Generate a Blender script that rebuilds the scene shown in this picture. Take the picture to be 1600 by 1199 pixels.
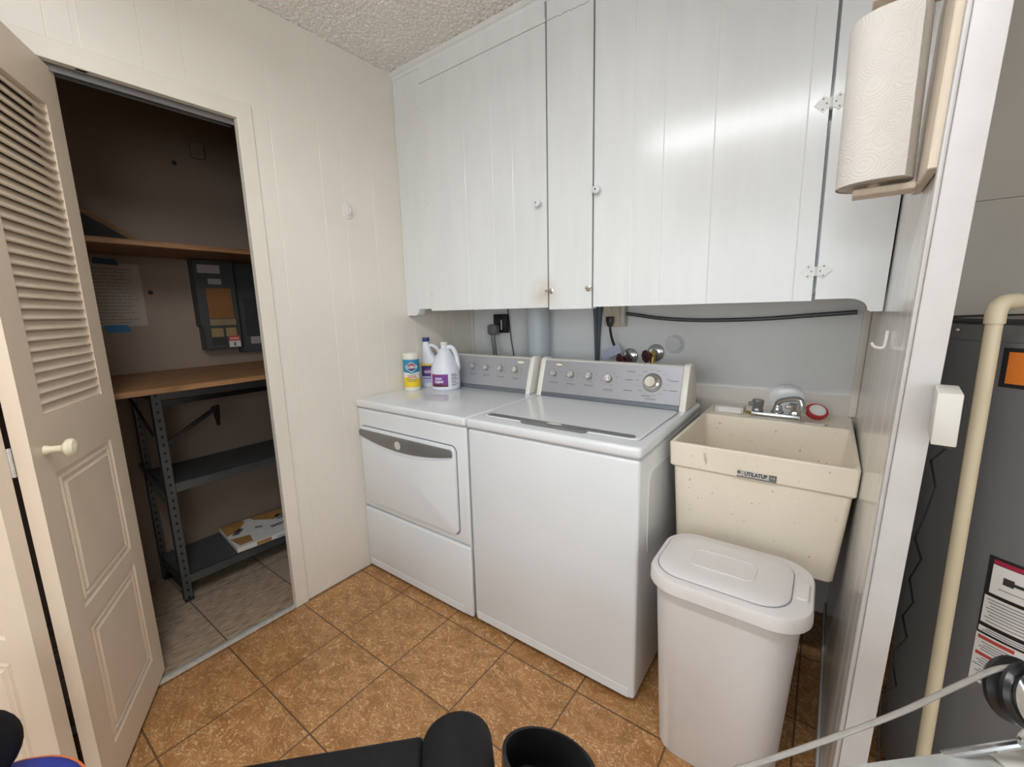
import bpy, bmesh, math, random
from mathutils import Vector, Matrix

for o in list(bpy.data.objects):
    bpy.data.objects.remove(o, do_unlink=True)
SC = bpy.context.scene
COL = SC.collection
random.seed(7)
PI = math.pi

# ------------------------------------------------------------------ camera
cam_d = bpy.data.cameras.new('camera')
cam = bpy.data.objects.new('camera', cam_d)
COL.objects.link(cam)
PAN, TILT, ROLL, FPX = 0.638, -0.170, -0.025, 665.3
_f = Vector((-math.sin(PAN) * math.cos(TILT), math.cos(PAN) * math.cos(TILT), math.sin(TILT)))
_r = Vector((math.cos(PAN), math.sin(PAN), 0))
_u = _r.cross(_f)
_r2 = _r * math.cos(ROLL) + _u * math.sin(ROLL)
_u2 = -_r * math.sin(ROLL) + _u * math.cos(ROLL)
_m = Matrix((_r2, _u2, -_f)).transposed().to_4x4()
_m.translation = Vector((1.841, -2.072, 1.304))
cam.matrix_world = _m
cam_d.sensor_fit = 'HORIZONTAL'
cam_d.sensor_width = 36
cam_d.lens = 36 * FPX / 1600
cam_d.clip_start = 0.02
SC.camera = cam

# ------------------------------------------------------------------ view, world, big lights
SC.view_settings.view_transform = 'Standard'
SC.view_settings.look = 'None'
SC.view_settings.gamma = 1
SC.view_settings.use_curve_mapping = False
SC.view_settings.exposure = -0.04

w = bpy.data.worlds.new('daylight')
SC.world = w
w.use_nodes = True
w.node_tree.nodes['Background'].inputs[0].default_value = (0.80, 0.90, 1.0, 1)
w.node_tree.nodes['Background'].inputs[1].default_value = 0.8


def area(name, loc, target, sx, sy, power, col=(1, 1, 1)):
    d = bpy.data.lights.new(name, 'AREA')
    d.shape = 'RECTANGLE'
    d.size, d.size_y, d.energy, d.color = sx, sy, power, col
    o = bpy.data.objects.new(name, d)
    COL.objects.link(o)
    o.location = loc
    o.rotation_euler = (Vector(target) - Vector(loc)).to_track_quat('-Z', 'Y').to_euler()
    return o


# daylight through the wide opening behind the camera
area('window_daylight', (1.3, -5.0, 1.55), (1.3, 0, 1.2), 3.0, 1.4, 38, (0.87, 0.96, 1.0))
# added fill from the right to brighten the left wall; no real window
area('side_fill_light', (4.15, -3.1, 1.55), (0, -1.6, 1.2), 2.4, 1.3, 62, (0.88, 0.96, 1.0))

# ------------------------------------------------------------------ materials


def mat(name, col, rough=0.5, metal=0.0, noise=0.0, nscale=8.0, bump=0.0, bscale=200.0, stretch=(1, 1, 1), spec=0.5, trans=0.0, coat=0.0):
    m = bpy.data.materials.new(name)
    m.use_nodes = True
    nt = m.node_tree
    b = nt.nodes['Principled BSDF']
    b.inputs['Base Color'].default_value = (*col, 1)
    b.inputs['Roughness'].default_value = rough
    b.inputs['Metallic'].default_value = metal
    b.inputs['Specular IOR Level'].default_value = spec
    if trans:
        b.inputs['Transmission Weight'].default_value = trans
    if coat:
        b.inputs['Coat Weight'].default_value = coat
        b.inputs['Coat Roughness'].default_value = 0.1
    if noise or bump:
        g = nt.nodes.new('ShaderNodeNewGeometry')
        mp = nt.nodes.new('ShaderNodeMapping')
        mp.inputs['Scale'].default_value = stretch
        nt.links.new(g.outputs['Position'], mp.inputs['Vector'])
    if noise:
        n = nt.nodes.new('ShaderNodeTexNoise')
        n.inputs['Scale'].default_value = nscale
        n.inputs['Detail'].default_value = 4
        nt.links.new(mp.outputs[0], n.inputs['Vector'])
        rmp = nt.nodes.new('ShaderNodeValToRGB')
        rmp.color_ramp.elements[0].position = 0.3
        rmp.color_ramp.elements[1].position = 0.7
        rmp.color_ramp.elements[0].color = (*[c * (1 - noise) for c in col], 1)
        rmp.color_ramp.elements[1].color = (*[min(1, c * (1 + noise * 0.6)) for c in col], 1)
        nt.links.new(n.outputs['Fac'], rmp.inputs[0])
        nt.links.new(rmp.outputs[0], b.inputs['Base Color'])
    if bump:
        n2 = nt.nodes.new('ShaderNodeTexNoise')
        n2.inputs['Scale'].default_value = bscale
        n2.inputs['Detail'].default_value = 3
        nt.links.new(mp.outputs[0], n2.inputs['Vector'])
        bp = nt.nodes.new('ShaderNodeBump')
        bp.inputs['Strength'].default_value = bump
        bp.inputs['Distance'].default_value = 0.004
        nt.links.new(n2.outputs['Fac'], bp.inputs['Height'])
        nt.links.new(bp.outputs[0], b.inputs['Normal'])
    return m


def N(nt, t, **kw):
    n = nt.nodes.new(t)
    for k, v in kw.items():
        setattr(n, k, v)
    return n


def math_node(nt, op, a, b=None):
    n = N(nt, 'ShaderNodeMath', operation=op)
    for i, x in enumerate((a, b)):
        if x is None:
            continue
        if isinstance(x, (int, float)):
            n.inputs[i].default_value = x
        else:
            nt.links.new(x, n.inputs[i])
    return n.outputs[0]


def mixcol(nt, fac, a, b):
    n = N(nt, 'ShaderNodeMix', data_type='RGBA')
    if isinstance(fac, (int, float)):
        n.inputs[0].default_value = fac
    else:
        nt.links.new(fac, n.inputs[0])
    for i, x in ((6, a), (7, b)):
        if isinstance(x, tuple):
            n.inputs[i].default_value = (*x, 1)
        else:
            nt.links.new(x, n.inputs[i])
    return n.outputs[2]


def floor_tile_mat():
    m = bpy.data.materials.new('brown_tile')
    m.use_nodes = True
    nt = m.node_tree
    b = nt.nodes['Principled BSDF']
    g = N(nt, 'ShaderNodeNewGeometry')
    mp = N(nt, 'ShaderNodeMapping')
    mp.inputs['Location'].default_value = (-0.317 + 0.308 * 20, 1.552 + 0.308 * 20, 0)
    nt.links.new(g.outputs['Position'], mp.inputs[0])
    br = N(nt, 'ShaderNodeTexBrick', offset=0.0, squash=1.0)
    br.inputs['Scale'].default_value = 1
    br.inputs['Brick Width'].default_value = 0.308
    br.inputs['Row Height'].default_value = 0.308
    br.inputs['Mortar Size'].default_value = 0.0032
    br.inputs['Mortar Smooth'].default_value = 0.3
    br.inputs['Color1'].default_value = (0, 0, 0, 1)
    br.inputs['Color2'].default_value = (0.25, 0.25, 0.25, 1)
    nt.links.new(mp.outputs[0], br.inputs['Vector'])
    # warped position, shifted per tile so that the figure breaks at every joint
    n0 = N(nt, 'ShaderNodeTexNoise')
    n0.inputs['Scale'].default_value = 9
    n0.inputs['Detail'].default_value = 5
    nt.links.new(g.outputs['Position'], n0.inputs['Vector'])
    vm = N(nt, 'ShaderNodeVectorMath', operation='MULTIPLY_ADD')
    nt.links.new(n0.outputs['Color'], vm.inputs[0])
    vm.inputs[1].default_value = (0.10, 0.10, 0.10)
    nt.links.new(g.outputs['Position'], vm.inputs[2])
    mp2 = N(nt, 'ShaderNodeMapping')
    mp2.inputs['Rotation'].default_value = (0, 0, 0.8)
    mp2.inputs['Scale'].default_value = (1.0, 1.7, 1)
    nt.links.new(vm.outputs[0], mp2.inputs[0])
    n1 = N(nt, 'ShaderNodeTexNoise')
    n1.inputs['Scale'].default_value = 30
    n1.inputs['Detail'].default_value = 3
    n1.inputs['Distortion'].default_value = 1.6
    nt.links.new(mp2.outputs[0], n1.inputs['Vector'])
    v = math_node(nt, 'ABSOLUTE', math_node(nt, 'SUBTRACT', n1.outputs['Fac'], 0.5))
    rv = N(nt, 'ShaderNodeValToRGB')
    rv.color_ramp.elements[0].position = 0.0
    rv.color_ramp.elements[0].color = (1, 1, 1, 1)
    rv.color_ramp.elements[1].position = 0.030
    rv.color_ramp.elements[1].color = (0, 0, 0, 1)
    nt.links.new(v, rv.inputs[0])
    n2 = N(nt, 'ShaderNodeTexNoise')
    n2.inputs['Scale'].default_value = 14
    n2.inputs['Detail'].default_value = 6
    nt.links.new(mp2.outputs[0], n2.inputs['Vector'])
    rb = N(nt, 'ShaderNodeValToRGB')
    rb.color_ramp.elements[0].position = 0.32
    rb.color_ramp.elements[0].color = (0.30, 0.135, 0.040, 1)
    rb.color_ramp.elements[1].position = 0.68
    rb.color_ramp.elements[1].color = (0.45, 0.222, 0.078, 1)
    nt.links.new(n2.outputs['Fac'], rb.inputs[0])
    vein = math_node(nt, 'MULTIPLY', rv.outputs[0], math_node(nt, 'MINIMUM', math_node(nt, 'MULTIPLY', math_node(nt, 'POWER', n2.outputs['Fac'], 1.5), 2.6), 0.9))
    c1 = mixcol(nt, vein, rb.outputs[0], (0.80, 0.57, 0.34))
    c2 = mixcol(nt, br.outputs['Fac'], c1, (0.15, 0.075, 0.035))
    nt.links.new(c2, b.inputs['Base Color'])
    b.inputs['Roughness'].default_value = 0.42
    bp = N(nt, 'ShaderNodeBump')
    bp.inputs['Strength'].default_value = 0.35
    bp.inputs['Distance'].default_value = 0.003
    nt.links.new(math_node(nt, 'SUBTRACT', n2.outputs['Fac'], br.outputs['Fac']), bp.inputs['Height'])
    nt.links.new(bp.outputs[0], b.inputs['Normal'])
    return m


def closet_tile_mat():
    m = bpy.data.materials.new('grey_wood_tile')
    m.use_nodes = True
    nt = m.node_tree
    b = nt.nodes['Principled BSDF']
    g = N(nt, 'ShaderNodeNewGeometry')
    mp = N(nt, 'ShaderNodeMapping')
    mp.inputs['Location'].default_value = (0.462 + 0.31 * 20, 1.54 + 0.335 * 20, 0)
    nt.links.new(g.outputs['Position'], mp.inputs[0])
    br = N(nt, 'ShaderNodeTexBrick', offset=0.0)
    br.inputs['Scale'].default_value = 1
    br.inputs['Brick Width'].default_value = 0.62
    br.inputs['Row Height'].default_value = 0.335
    br.inputs['Mortar Size'].default_value = 0.0025
    nt.links.new(mp.outputs[0], br.inputs['Vector'])
    mp2 = N(nt, 'ShaderNodeMapping')
    mp2.inputs['Scale'].default_value = (14, 2.2, 1)
    nt.links.new(g.outputs['Position'], mp2.inputs[0])
    n = N(nt, 'ShaderNodeTexNoise')
    n.inputs['Scale'].default_value = 8
    n.inputs['Detail'].default_value = 8
    n.inputs['Roughness'].default_value = 0.7
    nt.links.new(mp2.outputs[0], n.inputs['Vector'])
    r = N(nt, 'ShaderNodeValToRGB')
    r.color_ramp.elements[0].position = 0.35
    r.color_ramp.elements[0].color = (0.22, 0.16, 0.11, 1)
    r.color_ramp.elements[1].position = 0.66
    r.color_ramp.elements[1].color = (0.62, 0.48, 0.35, 1)
    nt.links.new(n.outputs['Fac'], r.inputs[0])
    c = mixcol(nt, br.outputs['Fac'], r.outputs[0], (0.09, 0.065, 0.05))
    nt.links.new(c, b.inputs['Base Color'])
    b.inputs['Roughness'].default_value = 0.5
    return m


def popcorn_mat():
    m = bpy.data.materials.new('popcorn_ceiling')
    m.use_nodes = True
    nt = m.node_tree
    b = nt.nodes['Principled BSDF']
    g = N(nt, 'ShaderNodeNewGeometry')
    v = N(nt, 'ShaderNodeTexVoronoi', feature='SMOOTH_F1')
    v.inputs['Scale'].default_value = 95
    n = N(nt, 'ShaderNodeTexNoise')
    n.inputs['Scale'].default_value = 70
    n.inputs['Detail'].default_value = 4
    nt.links.new(g.outputs['Position'], v.inputs['Vector'])
    nt.links.new(g.outputs['Position'], n.inputs['Vector'])
    h = math_node(nt, 'SUBTRACT', math_node(nt, 'MULTIPLY', n.outputs['Fac'], 1.6), v.outputs['Distance'])
    bp = N(nt, 'ShaderNodeBump')
    bp.inputs['Strength'].default_value = 1.0
    bp.inputs['Distance'].default_value = 0.016
    nt.links.new(h, bp.inputs['Height'])
    nt.links.new(bp.outputs[0], b.inputs['Normal'])
    b.inputs['Base Color'].default_value = (0.84, 0.80, 0.74, 1)
    b.inputs['Roughness'].default_value = 0.85
    return m


def wood_mat(name, dark, light, axis=1, rough=0.5):
    m = bpy.data.materials.new(name)
    m.use_nodes = True
    nt = m.node_tree
    b = nt.nodes['Principled BSDF']
    g = N(nt, 'ShaderNodeNewGeometry')
    mp = N(nt, 'ShaderNodeMapping')
    s = [22, 22, 22]
    s[axis] = 2.2
    mp.inputs['Scale'].default_value = s
    nt.links.new(g.outputs['Position'], mp.inputs[0])
    n = N(nt, 'ShaderNodeTexNoise')
    n.inputs['Scale'].default_value = 2.2
    n.inputs['Detail'].default_value = 6
    n.inputs['Distortion'].default_value = 1.0
    nt.links.new(mp.outputs[0], n.inputs['Vector'])
    r = N(nt, 'ShaderNodeValToRGB')
    r.color_ramp.elements[0].position = 0.3
    r.color_ramp.elements[0].color = (*dark, 1)
    r.color_ramp.elements[1].position = 0.65
    r.color_ramp.elements[1].color = (*light, 1)
    nt.links.new(n.outputs['Fac'], r.inputs[0])
    nt.links.new(r.outputs[0], b.inputs['Base Color'])
    b.inputs['Roughness'].default_value = rough
    return m


def speckled_mat(name, base, spot, scale, thr, rough=0.4, cloud=0.12):
    """stains and specks of dirt on one base colour"""
    m = bpy.data.materials.new(name)
    m.use_nodes = True
    nt = m.node_tree
    b = nt.nodes['Principled BSDF']
    g = N(nt, 'ShaderNodeNewGeometry')
    n = N(nt, 'ShaderNodeTexNoise')
    n.inputs['Scale'].default_value = scale
    n.inputs['Detail'].default_value = 2
    nt.links.new(g.outputs['Position'], n.inputs['Vector'])
    r = N(nt, 'ShaderNodeValToRGB')
    r.color_ramp.elements[0].position = thr
    r.color_ramp.elements[0].color = (0, 0, 0, 1)
    r.color_ramp.elements[1].position = thr + 0.03
    r.color_ramp.elements[1].color = (1, 1, 1, 1)
    nt.links.new(n.outputs['Fac'], r.inputs[0])
    n2 = N(nt, 'ShaderNodeTexNoise')
    n2.inputs['Scale'].default_value = 6
    n2.inputs['Detail'].default_value = 3
    nt.links.new(g.outputs['Position'], n2.inputs['Vector'])
    c0 = mixcol(nt, n2.outputs['Fac'], base, tuple(c * (1 - cloud * 2) for c in base))
    c = mixcol(nt, math_node(nt, 'MULTIPLY', r.outputs[0], 0.6), c0, spot)
    nt.links.new(c, b.inputs['Base Color'])
    b.inputs['Roughness'].default_value = rough
    return m


def cabinet_mat():
    """white semi-gloss paint with brush marks and one brown grease stain at the left door's corner"""
    m = mat('cabinet_paint', (0.77, 0.785, 0.785), 0.185, noise=0.03, nscale=3, bump=0.06, bscale=22, stretch=(7, 1, 1))
    nt = m.node_tree
    b = nt.nodes['Principled BSDF']
    base = b.inputs['Base Color'].links[0].from_socket
    g = N(nt, 'ShaderNodeNewGeometry')
    d = N(nt, 'ShaderNodeVectorMath', operation='DISTANCE')
    nt.links.new(g.outputs['Position'], d.inputs[0])
    d.inputs[1].default_value = (0.868, -0.522, 1.365)
    n = N(nt, 'ShaderNodeTexNoise')
    n.inputs['Scale'].default_value = 28
    n.inputs['Detail'].default_value = 5
    nt.links.new(g.outputs['Position'], n.inputs['Vector'])
    r = N(nt, 'ShaderNodeMapRange')
    r.inputs['From Min'].default_value = 0.085
    r.inputs['From Max'].default_value = 0.0
    nt.links.new(d.outputs['Value'], r.inputs['Value'])
    f = math_node(nt, 'MULTIPLY', r.outputs[0], math_node(nt, 'MULTIPLY', n.outputs['Fac'], 0.9))
    nt.links.new(mixcol(nt, f, base, (0.48, 0.36, 0.20)), b.inputs['Base Color'])
    return m


M = {}
M['wall'] = mat('panel_paint', (0.82, 0.77, 0.69), 0.38, noise=0.03, nscale=3, bump=0.06, bscale=90)
M['trim'] = mat('trim_paint', (0.81, 0.75, 0.67), 0.40, noise=0.03, nscale=6, bump=0.05, bscale=60)
M['partition'] = mat('partition_paint', (0.70, 0.67, 0.64), 0.16, noise=0.04, nscale=5, bump=0.04, bscale=60)
M['endboard'] = mat('end_board_paint', (0.55, 0.53, 0.52), 0.5, noise=0.05, nscale=14, bump=0.1, bscale=40)
M['backwall'] = mat('back_wall_paint', (0.85, 0.86, 0.87), 0.55, noise=0.05, nscale=3, bump=0.25, bscale=160)
M['cream_and_lit'] = mat('cream_and_lit_band', (0.68, 0.64, 0.59), 0.5, noise=0.06, nscale=5, bump=0.2, bscale=160)  # one tone for soap, receptacle and the painted lit wall band
M['alcove'] = mat('alcove_paint', (0.52, 0.48, 0.42), 0.6, noise=0.05, nscale=3)
M['notepaper'] = mat('note_sheet', (0.40, 0.34, 0.30), 0.8, noise=0.05, nscale=20)
M['closetdark'] = mat('closet_bounce_dark', (0.16, 0.11, 0.08), 0.7, noise=0.1, nscale=6)  # unseen closet sides and ceiling, darkened to cut bounce light
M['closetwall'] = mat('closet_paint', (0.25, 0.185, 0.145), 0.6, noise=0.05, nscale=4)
M['cab'] = cabinet_mat()
M['hinge'] = mat('painted_hinge', (0.78, 0.78, 0.76), 0.35, noise=0.04, nscale=40)
M['white'] = mat('appliance_enamel', (0.76, 0.78, 0.80), 0.15, noise=0.015, nscale=4, coat=0.3)
M['offwhite'] = mat('appliance_plastic', (0.80, 0.77, 0.70), 0.35, noise=0.02, nscale=20)
M['silver'] = mat('console_silver', (0.40, 0.40, 0.43), 0.36, metal=0.35, noise=0.03, nscale=300)
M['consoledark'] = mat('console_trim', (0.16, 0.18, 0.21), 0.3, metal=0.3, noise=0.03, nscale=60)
M['handle'] = mat('handle_grey', (0.20, 0.20, 0.20), 0.3, metal=0.3, noise=0.03, nscale=50)
M['chrome'] = mat('brushed_knob', (0.78, 0.76, 0.70), 0.22, metal=1.0, noise=0.03, nscale=80)
M['knobgrey'] = mat('knob_side', (0.42, 0.41, 0.38), 0.35, metal=0.5, noise=0.05, nscale=60)
M['knobface'] = mat('knob_face_metal', (0.85, 0.84, 0.80), 0.38, metal=0.7, noise=0.05, nscale=60)
M['steel'] = mat('chrome_plate', (0.66, 0.68, 0.70), 0.16, metal=1.0, noise=0.1, nscale=120)
M['dark'] = mat('dark_gap', (0.03, 0.03, 0.03), 0.7, noise=0.1, nscale=20)
M['black'] = mat('black_plastic', (0.010, 0.010, 0.011), 0.30, noise=0.15, nscale=40)
M['vinyl'] = mat('black_vinyl', (0.008, 0.008, 0.009), 0.6, noise=0.15, nscale=40, bump=0.15, bscale=500, spec=0.25)
M['print'] = mat('dark_print', (0.12, 0.12, 0.13), 0.5, noise=0.1, nscale=200)
M['ltprint'] = mat('grey_print', (0.27, 0.27, 0.29), 0.5, noise=0.1, nscale=200)
M['tub'] = speckled_mat('stained_tub_plastic', (0.92, 0.82, 0.67), (0.30, 0.22, 0.13), 85, 0.70, 0.38, 0.05)
M['bin'] = mat('bin_plastic', (0.74, 0.71, 0.70), 0.42, noise=0.02, nscale=5)
M['floor'] = floor_tile_mat()
M['closetfloor'] = closet_tile_mat()
M['ceil'] = popcorn_mat()
M['ceilsmooth'] = mat('popcorn_spray', (0.90, 0.87, 0.82), 0.85, noise=0.03, nscale=30)
M['bifold'] = mat('bifold_paint', (0.78, 0.65, 0.51), 0.40, noise=0.03, nscale=5)
M['knobivory'] = mat('ivory_knob', (0.78, 0.70, 0.52), 0.3, noise=0.03, nscale=30)
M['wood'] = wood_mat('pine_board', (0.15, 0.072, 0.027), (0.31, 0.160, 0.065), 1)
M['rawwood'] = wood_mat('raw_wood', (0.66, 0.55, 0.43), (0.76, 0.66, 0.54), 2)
M['shelfmetal'] = mat('grey_shelf_steel', (0.10, 0.11, 0.115), 0.45, metal=0.5, noise=0.15, nscale=10)
def slotted_steel():
    """rows of punched slots down the middle of each flange of the uprights"""
    m = mat('slotted_steel', (0.10, 0.11, 0.115), 0.45, metal=0.5, noise=0.15, nscale=10)
    nt = m.node_tree
    b = nt.nodes['Principled BSDF']
    base = b.inputs['Base Color'].links[0].from_socket
    g = N(nt, 'ShaderNodeNewGeometry')
    sp = N(nt, 'ShaderNodeSeparateXYZ')
    nt.links.new(g.outputs['Position'], sp.inputs[0])
    zz = math_node(nt, 'ABSOLUTE', math_node(nt, 'SUBTRACT', math_node(nt, 'MULTIPLY', math_node(nt, 'FRACT', math_node(nt, 'DIVIDE', sp.outputs[2], 0.037)), 0.037), 0.0185))
    inz = math_node(nt, 'LESS_THAN', zz, 0.0058)
    hit = None
    for out, c in ((1, -1.539), (0, -0.481), (0, -0.779), (1, -0.676)):
        t = math_node(nt, 'LESS_THAN', math_node(nt, 'ABSOLUTE', math_node(nt, 'SUBTRACT', sp.outputs[out], c)), 0.0042)
        hit = t if hit is None else math_node(nt, 'MAXIMUM', hit, t)
    nt.links.new(mixcol(nt, math_node(nt, 'MULTIPLY', inz, hit), base, (0.008, 0.008, 0.008)), b.inputs['Base Color'])
    return m


M['slotted'] = slotted_steel()
M['panelmetal'] = mat('breaker_box_steel', (0.060, 0.063, 0.063), 0.5, metal=0.2, noise=0.08, nscale=10)
M['pvc'] = mat('cream_pvc', (0.66, 0.57, 0.40), 0.35, noise=0.04, nscale=12)
M['duct'] = mat('painted_duct', (0.62, 0.67, 0.71), 0.45, noise=0.05, nscale=8)
M['heater'] = mat('water_heater_enamel', (0.15, 0.15, 0.15), 0.4, noise=0.03, nscale=5)
M['paper'] = mat('paper', (0.78, 0.76, 0.73), 0.8, noise=0.03, nscale=20)
M['towel'] = mat('embossed_paper_towel', (0.63, 0.595, 0.55), 0.9, noise=0.02, nscale=30)
def emboss(m):
    """quilted rings pressed into the paper"""
    nt = m.node_tree
    b = nt.nodes['Principled BSDF']
    g = N(nt, 'ShaderNodeNewGeometry')
    v = N(nt, 'ShaderNodeTexVoronoi')
    v.inputs['Scale'].default_value = 22
    nt.links.new(g.outputs['Position'], v.inputs['Vector'])
    h = math_node(nt, 'SINE', math_node(nt, 'MULTIPLY', v.outputs['Distance'], 62.0))
    bp = N(nt, 'ShaderNodeBump')
    bp.inputs['Strength'].default_value = 0.22
    bp.inputs['Distance'].default_value = 0.0010
    nt.links.new(h, bp.inputs['Height'])
    nt.links.new(bp.outputs[0], b.inputs['Normal'])


emboss(M['towel'])
M['bluetape'] = mat('blue_tape', (0.03, 0.16, 0.36), 0.6, noise=0.06, nscale=30)
M['navytape'] = mat('navy_tape', (0.015, 0.05, 0.10), 0.6, noise=0.06, nscale=30)
M['blue'] = mat('blue_fabric', (0.02, 0.035, 0.28), 0.7, noise=0.1, nscale=60, bump=0.15, bscale=400)
M['orange'] = mat('orange_piping', (0.80, 0.20, 0.06), 0.6, noise=0.06, nscale=60)
M['orangelabel'] = mat('orange_label', (0.75, 0.20, 0.02), 0.5, noise=0.03, nscale=20)
M['red'] = mat('red_plastic', (0.50, 0.03, 0.04), 0.4, noise=0.06, nscale=30)
M['redlabel'] = mat('label_red', (0.50, 0.06, 0.04), 0.5, noise=0.04, nscale=30)
M['crimson'] = mat('label_crimson', (0.35, 0.015, 0.05), 0.5, noise=0.04, nscale=30)
M['maroon'] = mat('maroon_valve', (0.10, 0.02, 0.025), 0.4, noise=0.1, nscale=60)
M['yellow'] = mat('label_yellow', (0.85, 0.60, 0.02), 0.4, noise=0.05, nscale=30)
M['teal'] = mat('label_blue', (0.02, 0.24, 0.42), 0.4, noise=0.05, nscale=30)
M['navy'] = mat('label_navy', (0.03, 0.04, 0.17), 0.4, noise=0.05, nscale=30)
M['purple'] = mat('label_purple', (0.18, 0.035, 0.26), 0.4, noise=0.05, nscale=30)
M['lilac'] = mat('label_lilac', (0.50, 0.52, 0.70), 0.4, noise=0.05, nscale=30)
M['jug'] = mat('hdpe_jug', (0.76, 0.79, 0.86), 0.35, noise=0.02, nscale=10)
M['amber'] = mat('directory_card', (0.20, 0.085, 0.022), 0.6, noise=0.1, nscale=20)
M['card'] = mat('yellowed_card', (0.28, 0.19, 0.085), 0.6, noise=0.1, nscale=20)
M['cartonprint'] = mat('carton_print', (0.46, 0.24, 0.07), 0.5, noise=0.2, nscale=25)
M['ivory'] = mat('ivory_plate', (0.62, 0.54, 0.40), 0.4, noise=0.05, nscale=20)
M['greybar'] = mat('worn_painted_steel', (0.55, 0.56, 0.54), 0.45, noise=0.12, nscale=30)
M['cable'] = mat('coated_cable', (0.27, 0.25, 0.225), 0.4, noise=0.05, nscale=100)
M['brass'] = mat('brass_fitting', (0.62, 0.44, 0.12), 0.3, metal=0.9, noise=0.1, nscale=60)
M['clear'] = mat('clear_plastic', (0.95, 0.96, 0.97), 0.06)
M['clear'].node_tree.nodes['Principled BSDF'].inputs['Alpha'].default_value = 0.28
M['shadecard'] = mat('shaded_label_card', (0.30, 0.28, 0.27), 0.7, noise=0.06, nscale=30)  # shaded copy of the pale label plastic, for the dim closet
M['plasticbox'] = mat('light_grey_plastic', (0.62, 0.60, 0.55), 0.45, noise=0.02, nscale=20)
M['cord'] = mat('armored_cable', (0.09, 0.09, 0.095), 0.4, metal=0.4, noise=0.3, nscale=150)
M['copper'] = mat('rusty_ring', (0.22, 0.07, 0.035), 0.5, metal=0.3, noise=0.2, nscale=40)
M['strap'] = mat('slate_plastic', (0.10, 0.125, 0.15), 0.4, noise=0.15, nscale=30)
M['alu'] = mat('aluminium_strip', (0.70, 0.68, 0.64), 0.40, metal=0.35, noise=0.15, nscale=60)
M['stain'] = mat('grease_stain', (0.60, 0.54, 0.44), 0.4, noise=0.2, nscale=60)

# ------------------------------------------------------------------ mesh helpers


def rrect(x0, x1, y0, y1, r, n=5):
    pts = []
    for cx, cy, a0 in ((x1 - r, y1 - r, 0), (x0 + r, y1 - r, PI / 2), (x0 + r, y0 + r, PI), (x1 - r, y0 + r, 1.5 * PI)):
        for i in range(n + 1):
            a = a0 + PI / 2 * i / n
            pts.append((cx + r * math.cos(a), cy + r * math.sin(a)))
    return pts


def disc(cx, cy, r, n=24, ry=None):
    ry = r if ry is None else ry
    return [(cx + r * math.cos(2 * PI * i / n), cy + ry * math.sin(2 * PI * i / n)) for i in range(n)]


def smooth_pts(pts, n=6):
    P = [Vector(p) for p in pts]
    P = [P[0] * 2 - P[1]] + P + [P[-1] * 2 - P[-2]]
    out = []
    for i in range(1, len(P) - 2):
        a, b, c, d = P[i - 1:i + 3]
        for k in range(n):
            t = k / n
            out.append(0.5 * ((2 * b) + (c - a) * t + (2 * a - 5 * b + 4 * c - d) * t * t + (3 * b - a - 3 * c + d) * t ** 3))
    out.append(P[-2])
    return out


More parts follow.
